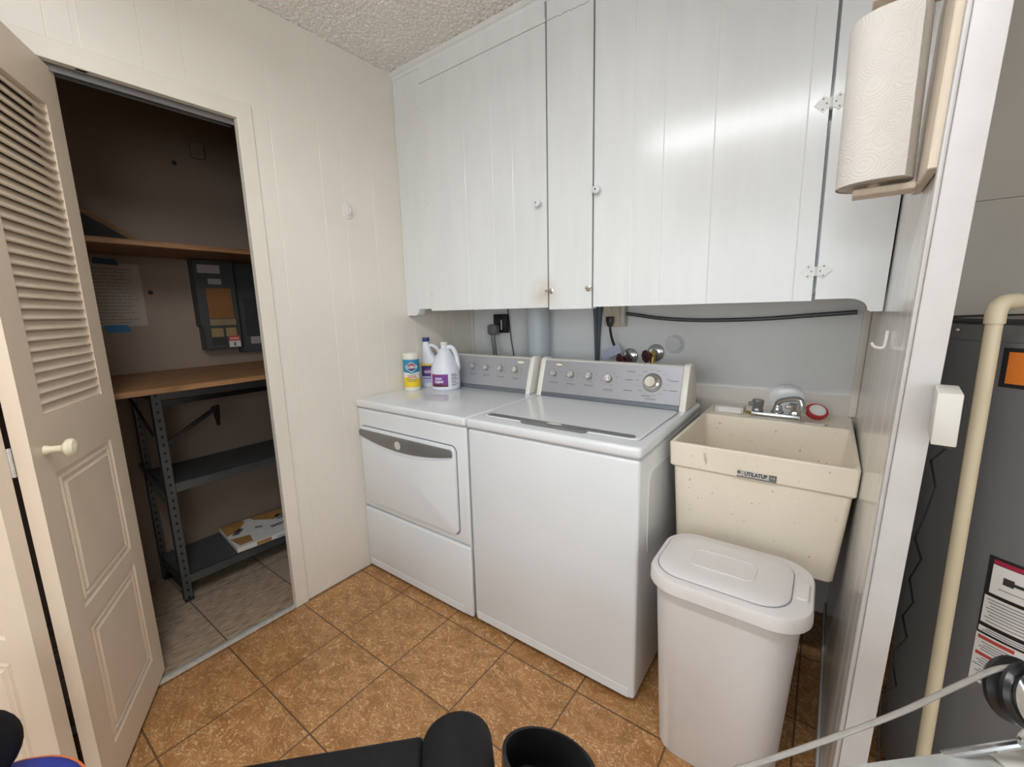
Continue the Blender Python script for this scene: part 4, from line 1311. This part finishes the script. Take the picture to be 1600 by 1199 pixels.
HX, HY, HR = 2.335, -0.60, 0.272
wh = thing('water_heater', 'dark grey water heater tank with warning labels behind the partition', 'water heater', (HX, HY, 0))
MB().lathe([(0, 0.02), (HR - 0.01, 0.02), (HR, 0.03), (HR, 1.212), (HR - 0.001, 1.213), (HR - 0.001, 1.2155), (HR + 0.001, 1.2165), (HR + 0.001, 1.248), (HR - 0.006, 1.256), (0, 1.268)], (HX, HY, 0), 96).build('tank', M['heater'], wh)
MB().lathe([(HR - 0.03, 0), (HR - 0.03, 0.02), (0, 0.02)], (HX, HY, 0), 48).build('base', M['black'], wh)
MB().lathe([(HR + 0.0015, 1.252), (HR + 0.003, 1.257), (HR - 0.004, 1.262), (HR - 0.01, 1.258)], (HX, HY, 0), 96).build('rim', M['dark'], wh)


def hpatch(name, a_left, width, z0, z1, m, parent, lift=0.0008, shear=0.0):
    """label on the tank starting at bearing a_left (radians), going round towards the viewer"""
    c = (HX, HY, 0)
    return patch(name, [(0, z0), (width, z0), (width, z1), (0, z1)], c, HR, a_left, m, parent, z1=lift, cuts=0.008)


def bearing_on_tank(az):
    """bearing round the tank of the near surface point that the camera sees in direction az"""
    d = Vector((math.cos(az), math.sin(az)))
    oc = Vector((1.841 - HX, -2.072 - HY))
    b_ = oc.dot(d)
    disc_ = b_ * b_ - (oc.dot(oc) - HR * HR)
    t = -b_ - math.sqrt(max(disc_, 0))
    p = oc + d * t
    return math.atan2(p.y, p.x)


AL = bearing_on_tank(math.radians(75.9))
lb = hpatch('warning_label', AL, 0.20, 0.584, 0.768, M['black'], wh)
hpatch('label_header', AL + 0.008 / HR, 0.18, 0.752, 0.762, M['crimson'], wh, 0.0013)
hpatch('label_panel', AL + 0.008 / HR, 0.18, 0.685, 0.751, M['paper'], wh, 0.0013)
hpatch('label_panel', AL + 0.003 / HR, 0.19, 0.613, 0.677, M['paper'], wh, 0.0013)
hpatch('label_panel', AL + 0.002 / HR, 0.19, 0.591, 0.604, M['paper'], wh, 0.0013)
hpatch('label_panel', AL + 0.0 / HR, 0.19, 0.470, 0.586, M['paper'], wh, 0.0013)
for z in (0.574, 0.535):
    hpatch('label_bar', AL + 0.004 / HR, 0.055, z, z + 0.008, M['redlabel'], wh, 0.0018)
for i, z in enumerate([0.670, 0.663, 0.656, 0.649, 0.642, 0.635, 0.628, 0.620, 0.600, 0.595, 0.568, 0.562, 0.556, 0.550, 0.530, 0.524, 0.518, 0.503, 0.497, 0.491, 0.485, 0.478]):
    hpatch('fine_print', AL + (0.008 + 0.003 * (i % 3)) / HR, 0.17 - 0.01 * (i % 4), z - 0.0013, z + 0.0013, M['ltprint'], wh, 0.0018)
hpatch('label_bar', AL + 0.002 / HR, 0.06, 0.5105, 0.512, M['dark'], wh, 0.0019)
hpatch('label_mark', AL + 0.026 / HR, 0.016, 0.714, 0.730, M['dark'], wh, 0.0018)
hpatch('label_mark', AL + 0.042 / HR, 0.03, 0.718, 0.725, M['dark'], wh, 0.0018)
hpatch('label_mark', AL + 0.022 / HR, 0.10, 0.700, 0.702, M['ltprint'], wh, 0.0018)
AO = bearing_on_tank(math.radians(77.2))
hpatch('caution_label', AO, 0.16, 1.125, 1.205, M['black'], wh)
hpatch('caution_field', AO + 0.010 / HR, 0.14, 1.133, 1.197, M['orangelabel'], wh, 0.0013)
AS = bearing_on_tank(math.radians(80.2))
MB().lathe([(0.005, 0), (0.004, 0.003), (0, 0.004)], (HX + HR * math.cos(AS), HY + HR * math.sin(AS), 1.236), 12, axis=(math.cos(AS), math.sin(AS), 0)).build('screw', M['chrome'], wh)

PX, PY = 2.088, -0.905
pp = thing('drain_pipe', 'cream plastic pipe with an elbow rising in front of the water heater', 'pipe', (PX, PY, 0))
MB().cyl((PX, PY, 0.003), (PX, PY, 1.262), 0.0118, seg=22).build('riser', M['pvc'], pp)
pd = Vector((0.62, 0.60, 0.02)).normalized()
el = [Vector((PX, PY, 1.258)), Vector((PX, PY, 1.275))] + [Vector((PX, PY, 1.275)) + Vector((pd.x * 0.022 * (1 - math.cos(t)), pd.y * 0.022 * (1 - math.cos(t)), 0.022 * math.sin(t))) for t in [PI / 2 * i / 8 for i in range(1, 9)]] + [Vector((PX, PY, 1.297)) + pd * 0.042]
MB().tube(el, [0.0145] * len(el), 20).build('elbow', M['pvc'], pp)
MB().tube([Vector((PX, PY, 1.297)) + pd * 0.040, Vector((PX, PY, 1.297)) + pd * 0.20], 0.0118, 20).build('branch', M['pvc'], pp)
ip = MB()
ip.tube([(2.29, -0.52, 1.275), (2.30, -0.52, 1.45), (2.305, -0.52, 1.75)], 0.035, 18)
ip = ip.build('insulated_pipe', M['black'], None, loc=(2.29, -0.52, 1.27))
tag(ip, 'black insulated pipe standing on top of the grey water heater', 'pipe')
ring = MB().lathe([(0.045, 0), (0.045, 0.012), (0.025, 0.016), (0, 0.016)], (2.235, -0.70, 1.2665), 24).build('pipe_collar', M['copper'], None, loc=(2.235, -0.70, 1.266))
tag(ring, 'rusty red collar on top of the water heater below the cream pipe', 'collar')

# ------------------------------------------------------------------ bifold closet door, folded open
AX, AY = -0.046, -1.742
DV = Vector((0.880, -0.475, 0)).normalized()
NV = Vector((0.475, 0.880, 0)).normalized()
FA = Matrix((DV, NV, Vector((0, 0, 1)))).transposed().to_4x4()
FA.translation = Vector((AX, AY, 0))
W, T, Z0, Z1 = 0.492, 0.030, 0.018, 2.026
YH = (FA @ Vector((W, -T, 0))).y - 0.0045
MIR = Matrix.Translation((0, 2 * YH, 0)) @ Matrix.Scale(-1, 4, (0, 1, 0))
bd = thing('bifold_door', 'tan louvered bifold closet door folded open, with round ivory knob', 'closet door', (0.2, -1.99, 0))
bd['kind'] = 'thing'
SL, SR = 0.085, 0.412           # inner edges of the stiles
LZ0, LZ1 = 1.078, 1.905         # louvre opening
P1, P2 = (0.555, 0.932), (0.128, 0.500)


def ring_panel(mb, x0, x1, z0, z1):
    lev = [(0, 0.0), (0.006, -0.006), (0.014, -0.006), (0.019, -0.001), (0.023, -0.001), (0.027, -0.005), (0.033, -0.005), (0.040, 0.0)]
    b2 = bmesh.new()
    prev = None
    for ins, d in lev:
        vs = [b2.verts.new(p) for p in ((x0 + ins, d, z0 + ins), (x1 - ins, d, z0 + ins), (x1 - ins, d, z1 - ins), (x0 + ins, d, z1 - ins))]
        if prev:
            for k in range(4):
                b2.faces.new((prev[k], prev[(k + 1) % 4], vs[(k + 1) % 4], vs[k]))
        prev = vs
    b2.faces.new(prev)
    back = [b2.verts.new(p) for p in ((x0, -0.015, z0), (x1, -0.015, z0), (x1, -0.015, z1), (x0, -0.015, z1))]
    first = [v for v in b2.verts][:4]
    for k in range(4):
        b2.faces.new((back[k], back[(k + 1) % 4], first[(k + 1) % 4], first[k]))
    b2.faces.new(back[::-1])
    mb._merge(b2)


def leaf(mtx, knob):
    f = MB()
    f.box(0, SL, -T, 0, Z0, Z1)
    f.box(SR, W, -T, 0, Z0, Z1)
    for a, b in ((LZ1, Z1), (P1[1], LZ0), (P2[1], P1[0]), (Z0, P2[0])):
        f.box(SL, SR, -T, 0, a, b)
    f = f.build('door_leaf', M['bifold'], bd, mtx=mtx, flat=20)
    for a, b in (P1, P2):
        r = MB()
        ring_panel(r, SL, SR, a, b)
        r.build('raised_panel', M['bifold'], f, mtx=mtx, flat=15)
    s = MB()
    n = 32
    pitch = (LZ1 - LZ0) / n
    for i in range(n):
        z = LZ0 + pitch * (i + 0.5)
        # slat section in (depth, z): leans outwards at its foot
        s.prism([(-0.0245, z + 0.0150), (-0.0190, z + 0.0165), (-0.0015, z - 0.0095), (-0.0025, z - 0.0125), (-0.0065, z - 0.0130)], 'x', SL, SR)
    s.build('louver_slats', M['bifold'], f, mtx=mtx, flat=30)
    if knob:
        k = MB()
        k.lathe([(0.012, 0), (0.011, 0.004), (0.0085, 0.012), (0.0085, 0.030), (0.014, 0.035), (0.021, 0.041), (0.0225, 0.048), (0.019, 0.055), (0.010, 0.059), (0, 0.060)], (0.437, 0.0, 0.998), 28, axis=(0, 1, 0))
        k.build('knob', M['knobivory'], f, mtx=mtx)
    return f


leaf(FA, True)
leaf(MIR @ FA, False)
hgp = FA @ Vector((W + 0.002, -T - 0.0045, 0))
for z in (0.99, 1.75):
    MB().lathe([(0, -0.034)] + [(0.0044 if k % 2 else 0.0036, -0.034 + 0.068 * k / 16) for k in range(17)] + [(0, 0.034)], (hgp.x, hgp.y, z), 12).build('hinge', M['alu'], bd)

# ------------------------------------------------------------------ closet contents
XB = -0.81
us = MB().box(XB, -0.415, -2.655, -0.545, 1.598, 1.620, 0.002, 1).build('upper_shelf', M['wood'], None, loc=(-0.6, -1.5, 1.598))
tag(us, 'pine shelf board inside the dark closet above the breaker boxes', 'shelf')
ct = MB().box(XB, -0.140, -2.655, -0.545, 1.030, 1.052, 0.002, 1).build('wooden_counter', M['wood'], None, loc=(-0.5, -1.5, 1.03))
tag(ct, 'wide pine counter board at waist height inside the closet', 'counter')
fr = MB()
FRM = Matrix.Translation((-0.792, -1.53, 1.6205)) @ Matrix.Rotation(math.radians(8), 4, 'Y')
fr.prism([(-0.36, 0.0), (0.148, 0.0), (-0.36, 0.315)], 'x', 0.0, 0.012, mtx=FRM)
fro = thing('leaning_board', 'dark slanting board with brown wooden rim on the upper closet shelf', 'board', (-0.79, -1.65, 1.6205))
fr.build('board', M['dark'], fro)
MB().prism([(0.148, 0.0), (0.185, 0.0), (-0.36, 0.338), (-0.36, 0.315)], 'x', -0.002, 0.016, mtx=FRM).build('edge_strip', M['wood'], fro)

su = thing('metal_shelf_unit', 'grey slotted steel shelving unit under the closet counter', 'shelving', (-0.63, -1.05, 0))
SX0, SX1, SYA, SYB = -0.795, -0.465, -1.555, -0.66
for (px, py, sx, sy) in ((SX1, SYA, -1, 1), (SX0, SYA, 1, 1), (SX1, SYB, -1, -1), (SX0, SYB, 1, -1)):
    u = MB()
    u.box(min(px, px + sx * 0.032), max(px, px + sx * 0.032), py - 0.001, py + 0.001, 0.012, 1.0)
    u.box(px - 0.001, px + 0.001, min(py, py + sy * 0.032), max(py, py + sy * 0.032), 0.012, 1.0)
    u = u.build('upright', M['slotted'], su)
    MB().box(min(px, px + sx * 0.034) - 0.001, max(px, px + sx * 0.034) + 0.001, min(py, py + sy * 0.034) - 0.001, max(py, py + sy * 0.034) + 0.001, 0.0, 0.012).build('foot', M['black'], u)
for zt in (0.125, 0.575, 1.0):
    s = MB()
    s.box(SX0 + 0.002, SX1 - 0.002, SYA + 0.002, SYB - 0.002, zt - 0.002, zt)
    s.box(SX1 - 0.004, SX1 - 0.002, SYA + 0.034, SYB - 0.034, zt - 0.042, zt)
    s.box(SX0 + 0.002, SX0 + 0.004, SYA + 0.034, SYB - 0.034, zt - 0.042, zt)
    s.box(SX0 + 0.034, SX1 - 0.034, SYA + 0.002, SYA + 0.004, zt - 0.042, zt)
    s.box(SX0 + 0.034, SX1 - 0.034, SYB - 0.004, SYB - 0.002, zt - 0.042, zt)
    s.build('shelf_panel', M['shelfmetal'], su)
for za, zb in ((0.62, 0.50), (0.95, 0.80)):
    MB().tube([(SX0 + 0.01, SYA - 0.008, za), (SX1 - 0.01, SYA - 0.008, zb)], 0.006, 6).build('side_brace', M['shelfmetal'], su)
MB().box(-0.476, -0.472, -1.52, -0.80, 0.928, 0.952).build('cross_rail', M['black'], su)
MB().prism([(-1.530, 0.765), (-1.518, 0.750), (-1.325, 0.868), (-1.330, 0.885)], 'x', -0.480, -0.470).build('diagonal_brace', M['black'], su)
MB().prism([(-1.335, 0.890), (-1.305, 0.895), (-1.312, 0.800), (-1.322, 0.795)], 'x', -0.484, -0.468).build('brace_clip', M['black'], su)

# flat carton on the bottom shelf
CB = frame((-0.795, -1.285, 0.1265), (0.995, -0.10, 0), (0.10, 0.995, 0))     # local x towards the door, y along the shelf
cx = thing('flat_carton', 'flat white and orange printed carton lying on the lowest metal closet shelf', 'box', (-0.64, -1.12, 0.1265))
MB().box(0.0, 0.325, 0.0, 0.335, 0.0, 0.026, 0.002, 1, mtx=CB).build('carton', M['paper'], cx)
zt = 0.0262
for pts, mm in (
    ([(0.002, 0.002), (0.15, 0.002), (0.12, 0.07), (0.03, 0.12), (0.002, 0.11)], 'cartonprint'),
    ([(0.002, 0.15), (0.05, 0.16), (0.13, 0.24), (0.06, 0.33), (0.002, 0.33)], 'cartonprint'),
    ([(0.20, 0.002), (0.30, 0.02), (0.30, 0.08), (0.22, 0.09)], 'cartonprint'),
    ([(0.10, 0.065), (0.16, 0.02), (0.17, 0.05), (0.12, 0.09)], 'print'),
    ([(0.14, 0.14), (0.16, 0.13), (0.18, 0.16), (0.16, 0.17)], 'ltprint'),
    ([(0.08, 0.26), (0.15, 0.25), (0.14, 0.33), (0.09, 0.33)], 'ltprint'),
):
    MB().prism(pts, 'z', zt, zt + 0.0004, mtx=CB).build('print', M[mm], cx)
MB().box(0.3252, 0.3258, 0.09, 0.16, 0.003, 0.023, mtx=CB).build('print', M['cartonprint'], cx)
MB().box(0.3252, 0.3258, 0.19, 0.30, 0.008, 0.012, mtx=CB).build('print', M['print'], cx)
mb = MB()
mb._merge(text_mesh('IMPRO', 0.040, 0.0003, bold=0.0015), CB @ Matrix.Translation((0.215, 0.255, 0.0270)) @ Matrix.Rotation(PI / 2, 4, 'Z'))
mb.build('lettering', M['print'], cx, flat=60)
pl_ = MB()
for i in range(5):
    pl_.box(0.06, 0.26, -0.06, 0.06, 0.012 * i, 0.012 * i + 0.011, 0.002, 1, mtx=Matrix.Translation((-0.80, -0.865, 0.1255)) @ Matrix.Rotation(0.06 * i - 0.1, 4, 'Z'))
pl_ = pl_.build('paper_stack', M['card'], None, loc=(-0.64, -0.865, 0.1255))
tag(pl_, 'small stack of yellowed papers behind the flat carton on the lowest metal shelf', 'papers')

# breaker boxes on the closet's back wall
bp = thing('breaker_panel', 'grey electrical breaker box with amber directory card in the closet', 'breaker box', (XB, -1.15, 1.37))
MB().prism([(-1.245, 1.596), (-1.245, 1.265), (-1.235, 1.255), (-1.235, 1.142), (-1.065, 1.142), (-1.065, 1.596)], 'x', XB + 0.001, -0.735, 0.002, 1).build('box', M['panelmetal'], bp)
X1 = -0.7345


def bplate(name, y0, y1, z0, z1, m, parent, x=X1, d=0.001):
    return MB().box(x, x + d, y0, y1, z0, z1).build(name, M[m], parent)


bplate('directory_card', -1.205, -1.090, 1.300, 1.455, 'amber', bp)
bplate('directory_card', -1.205, -1.085, 1.265, 1.296, 'card', bp)
for i in range(4):
    bplate('card_line', -1.20, -1.09, 1.270 + i * 0.007, 1.2715 + i * 0.007, 'print', bp, X1 + 0.001)
bplate('instruction_card', -1.205, -1.150, 1.205, 1.250, 'card', bp)
bplate('instruction_card', -1.138, -1.088, 1.205, 1.250, 'card', bp)
bplate('breaker', -1.205, -1.140, 1.160, 1.202, 'dark', bp)
bplate('paper_label', -1.230, -1.130, 1.530, 1.572, 'shadecard', bp)
bplate('paper_label', -1.190, -1.130, 1.475, 1.503, 'shadecard', bp)
bplate('red_tag', -1.130, -1.075, 1.180, 1.206, 'redlabel', bp, X1 + 0.001)
bplate('red_tag_bar', -1.125, -1.082, 1.190, 1.196, 'plasticbox', bp, X1 + 0.002)
bplate('white_tag', -1.130, -1.075, 1.147, 1.180, 'plasticbox', bp, X1 + 0.001)
bplate('tag_mark', -1.107, -1.100, 1.153, 1.172, 'dark', bp, X1 + 0.002)
bq = thing('breaker_panel', 'dark grey electrical box half hidden by the closet door frame', 'breaker box', (XB, -0.98, 1.36))
MB().box(XB + 0.001, -0.775, -1.062, -0.860, 1.112, 1.596, 0.002, 1).build('box', M['panelmetal'], bq)
MB().box(-0.7748, -0.772, -1.02, -0.90, 1.20, 1.40, 0.001, 1).build('inner_door', M['dark'], bq)
bplate('white_tag', -1.005, -0.93, 1.155, 1.195, 'shadecard', bq, -0.7745)

nt_ = thing('taped_note', 'handwritten white note taped with blue tape to the closet back wall', 'note', (XB, -1.52, 1.42))
MB().box(XB + 0.0003, XB + 0.0010, -1.640, -1.440, 1.275, 1.560).build('sheet', M['notepaper'], nt_)
random.seed(3)
for i in range(17):
    z = 1.535 - i * 0.0152
    end = -1.46 - random.random() * 0.06
    y, up_r, lo_r = -1.635, [], []
    while y < end:
        dz = (random.random() - 0.5) * 0.0035
        hh = 0.0006 if random.random() < 0.3 else 0.0015
        up_r.append((y, z + dz + hh))
        lo_r.append((y, z + dz - hh))
        y += 0.003 + random.random() * 0.003
    MB().prism(up_r + lo_r[::-1], 'x', XB + 0.0010, XB + 0.0013).build('handwriting', M['print'], nt_)
MB().prism([(-1.595, 1.582), (-1.520, 1.578), (-1.510, 1.552), (-1.600, 1.556)], 'x', XB + 0.0010, XB + 0.0020).build('tape', M['navytape'], nt_)
MB().prism([(-1.600, 1.283), (-1.516, 1.281), (-1.504, 1.250), (-1.590, 1.247)], 'x', XB + 0.0010, XB + 0.0020).build('tape', M['bluetape'], nt_)
jb = MB().prism(rrect(-1.165, -1.105, 2.10, 2.175, 0.010, 3), 'x', XB + 0.0005, XB + 0.022, 0.003, 1).build('junction_box', M['closetwall'], None, loc=(XB, -1.13, 2.1))
tag(jb, 'small junction box high on the dark closet back wall', 'junction box')
for y, z, lab in ((-1.237, 2.058, 'hole high on the closet wall beside the junction box, made as a dark stub'), (-1.412, 1.433, 'dark peg on the closet wall between note and breaker box')):
    kk = MB().lathe([(0.009, 0), (0.008, 0.010), (0.005, 0.014), (0, 0.014)], (XB, y, z), 14, axis=(1, 0, 0)).build('wall_stub', M['dark'], None, loc=(XB, y, z))  # dark stubs; the upper one stands in for a hole
    tag(kk, lab, 'peg')

# ------------------------------------------------------------------ home gym machine at the right corner
gm = thing('cable_machine', 'home gym cable machine with black pulley, taut grey cable and worn grey bar', 'exercise machine', (2.02, -1.46, 0))
GA, GB = Vector((1.693, -1.689, 0.762)), Vector((2.072, -1.350, 0.762))
gx = (GB - GA)
GM = frame(GA, gx, Vector((-gx.y, gx.x, 0)))
Lg = gx.length
MB().box(0.0, Lg - 0.052, -0.10, 0.0, -0.05, 0.0, 0.004, 2, mtx=GM).build('frame_bar', M['greybar'], gm)
MB().box(Lg - 0.050, Lg, -0.10, 0.0, -0.05, 0.0015, 0.004, 2, mtx=GM).build('bar_end', M['plasticbox'], gm)
MB().box(Lg - 0.16, Lg - 0.10, -0.085, -0.02, -0.70, -0.051, 0.004, 2, mtx=GM).build('post', M['greybar'], gm)
pb = GM @ Vector((Lg - 0.13, -0.05, 0))
MB().box(pb.x - 0.12, pb.x + 0.12, pb.y - 0.12, pb.y + 0.12, 0.0, 0.06, 0.006, 2).build('foot_plate', M['greybar'], gm)
PC = Vector((2.056, -1.385, 0.852))
pax = Vector((0.62, -0.70, 0.35)).normalized()
pw = MB()
pw.lathe([(0, -0.014), (0.033, -0.014), (0.036, -0.010), (0.036, -0.006), (0.028, 0.0), (0.036, 0.006), (0.036, 0.010), (0.033, 0.014), (0, 0.014)], PC, 32, axis=pax)
pw.build('pulley_wheel', M['black'], gm)
MB().lathe([(0, 0), (0.030, 0), (0.031, 0.004), (0.022, 0.006), (0.010, 0.007), (0, 0.007)], PC + pax * 0.0145, 32, axis=pax).build('pulley_cap', M['steel'], gm)
MB().box(-0.012, 0.012, -0.060, 0.045, -0.004, 0.004, 0.002, 1, mtx=frame(PC + pax * 0.030, (1, 0.85, 0), (0.2, -0.1, -1))).build('pulley_bracket', M['steel'], gm)
cbp = smooth_pts([PC + Vector((0.030, 0.010, 0.034)), PC + Vector((0.0, 0.0, 0.034)), Vector((2.030, -1.395, 0.876)), Vector((1.995, -1.425, 0.858)), Vector((1.93, -1.485, 0.827)), Vector((1.812, -1.575, 0.771)), Vector((1.70, -1.66, 0.735))], 6)
MB().tube(cbp, 0.0031, 8).build('cable', M['cable'], gm)
hkp = smooth_pts([PC + Vector((0.014, -0.006, -0.030)), PC + Vector((0.004, -0.010, -0.052)), PC + Vector((0.016, -0.004, -0.066)), PC + Vector((0.026, 0.0, -0.052)), PC + Vector((0.016, -0.004, -0.034))], 5)
MB().tube(hkp, 0.004, 8).build('snap_hook', M['steel'], gm)
MB().tube([PC + Vector((0.004, -0.006, -0.062)), PC + Vector((-0.06, -0.035, -0.094))], 0.005, 10).build('link_rod', M['steel'], gm)

# ------------------------------------------------------------------ black padded seat at the bottom edge
ch = thing('padded_bench', 'black padded bench seat with round upright pad and hollow plastic grip', 'bench', (1.28, -1.85, 0))
sx = Vector((0.705, 0.709, 0))
SM = frame((1.281, -1.639, 0.468), sx, Vector((-sx.y, sx.x, 0)))
MB().box(-0.36, 0.008, -0.30, 0.0, -0.0, 0.052, 0.010, 3, mtx=SM).build('seat', M['vinyl'], ch)
up_ = MB()
prof = [(-0.066, -0.02), (0.066, -0.02)] + [(0.066 * math.cos(PI * i / 16), 0.026 + 0.072 * math.sin(PI * i / 16)) for i in range(17)]
up_.prism(prof, 'y', -0.22, 0.0, 0.014, 3, mtx=SM @ Matrix.Translation((0.070, 0.0, 0.0)))
up_.build('upright_pad', M['vinyl'], ch)
gc = Vector((1.490, -1.512, 0.476))
gax = Vector((0.30, -0.40, 0.86)).normalized()
MB().lathe([(0, -0.115), (0.030, -0.105), (0.046, -0.060), (0.056, 0.0), (0.0565, 0.004), (0.0525, 0.005), (0.050, 0.0), (0.040, -0.058), (0.024, -0.094), (0, -0.102)], (0, 0, 0), 36, mtx=frame(gc, (0.8, 0.55, -0.36), Vector((-0.5, 0.75, 0.35))), sx=1.65, sy=0.90).build('hollow_grip', M['black'], ch)
MB().box(0.14, 0.24, -0.08, -0.05, -0.06, -0.03, 0.006, 2, mtx=SM).build('grip_bracket', M['black'], ch)
for (lx, ly) in ((-0.33, -0.26), (-0.33, -0.04), (-0.02, -0.26), (-0.02, -0.04)):
    p = SM @ Vector((lx, ly, 0.001))
    MB().cyl((p.x, p.y, 0.0), (p.x, p.y, 0.472), 0.016, seg=12).build('leg', M['black'], ch)

# ------------------------------------------------------------------ blue seat at the lower left corner
bs_ = thing('small_chair', 'blue round seat with orange piping and small black back beside the bifold door', 'chair', (0.76, -2.20, 0))
pad = [(0.76 + 0.18 * math.cos(2 * PI * i / 48), -2.20 + 0.18 * math.sin(2 * PI * i / 48)) for i in range(48)]
MB().prism(pad, 'z', 0.405, 0.452, 0.014, 3).build('seat_pad', M['blue'], bs_)
pp_ = [Vector((p[0], p[1], 0.442)) for p in pad]
MB().tube(pp_ + [pp_[0]], 0.003, 8, caps=False).build('piping', M['orange'], bs_)
MB().prism(disc(-2.160, 0.535, 0.080, 32, 0.082), 'x', 0.635, 0.672, 0.014, 3).build('round_back', M['vinyl'], bs_)
for lx in (0.68, 0.84):
    for ly in (-2.28, -2.12):
        MB().cyl((lx, ly, 0), (lx, ly, 0.408), 0.014, seg=12).build('leg', M['black'], bs_)
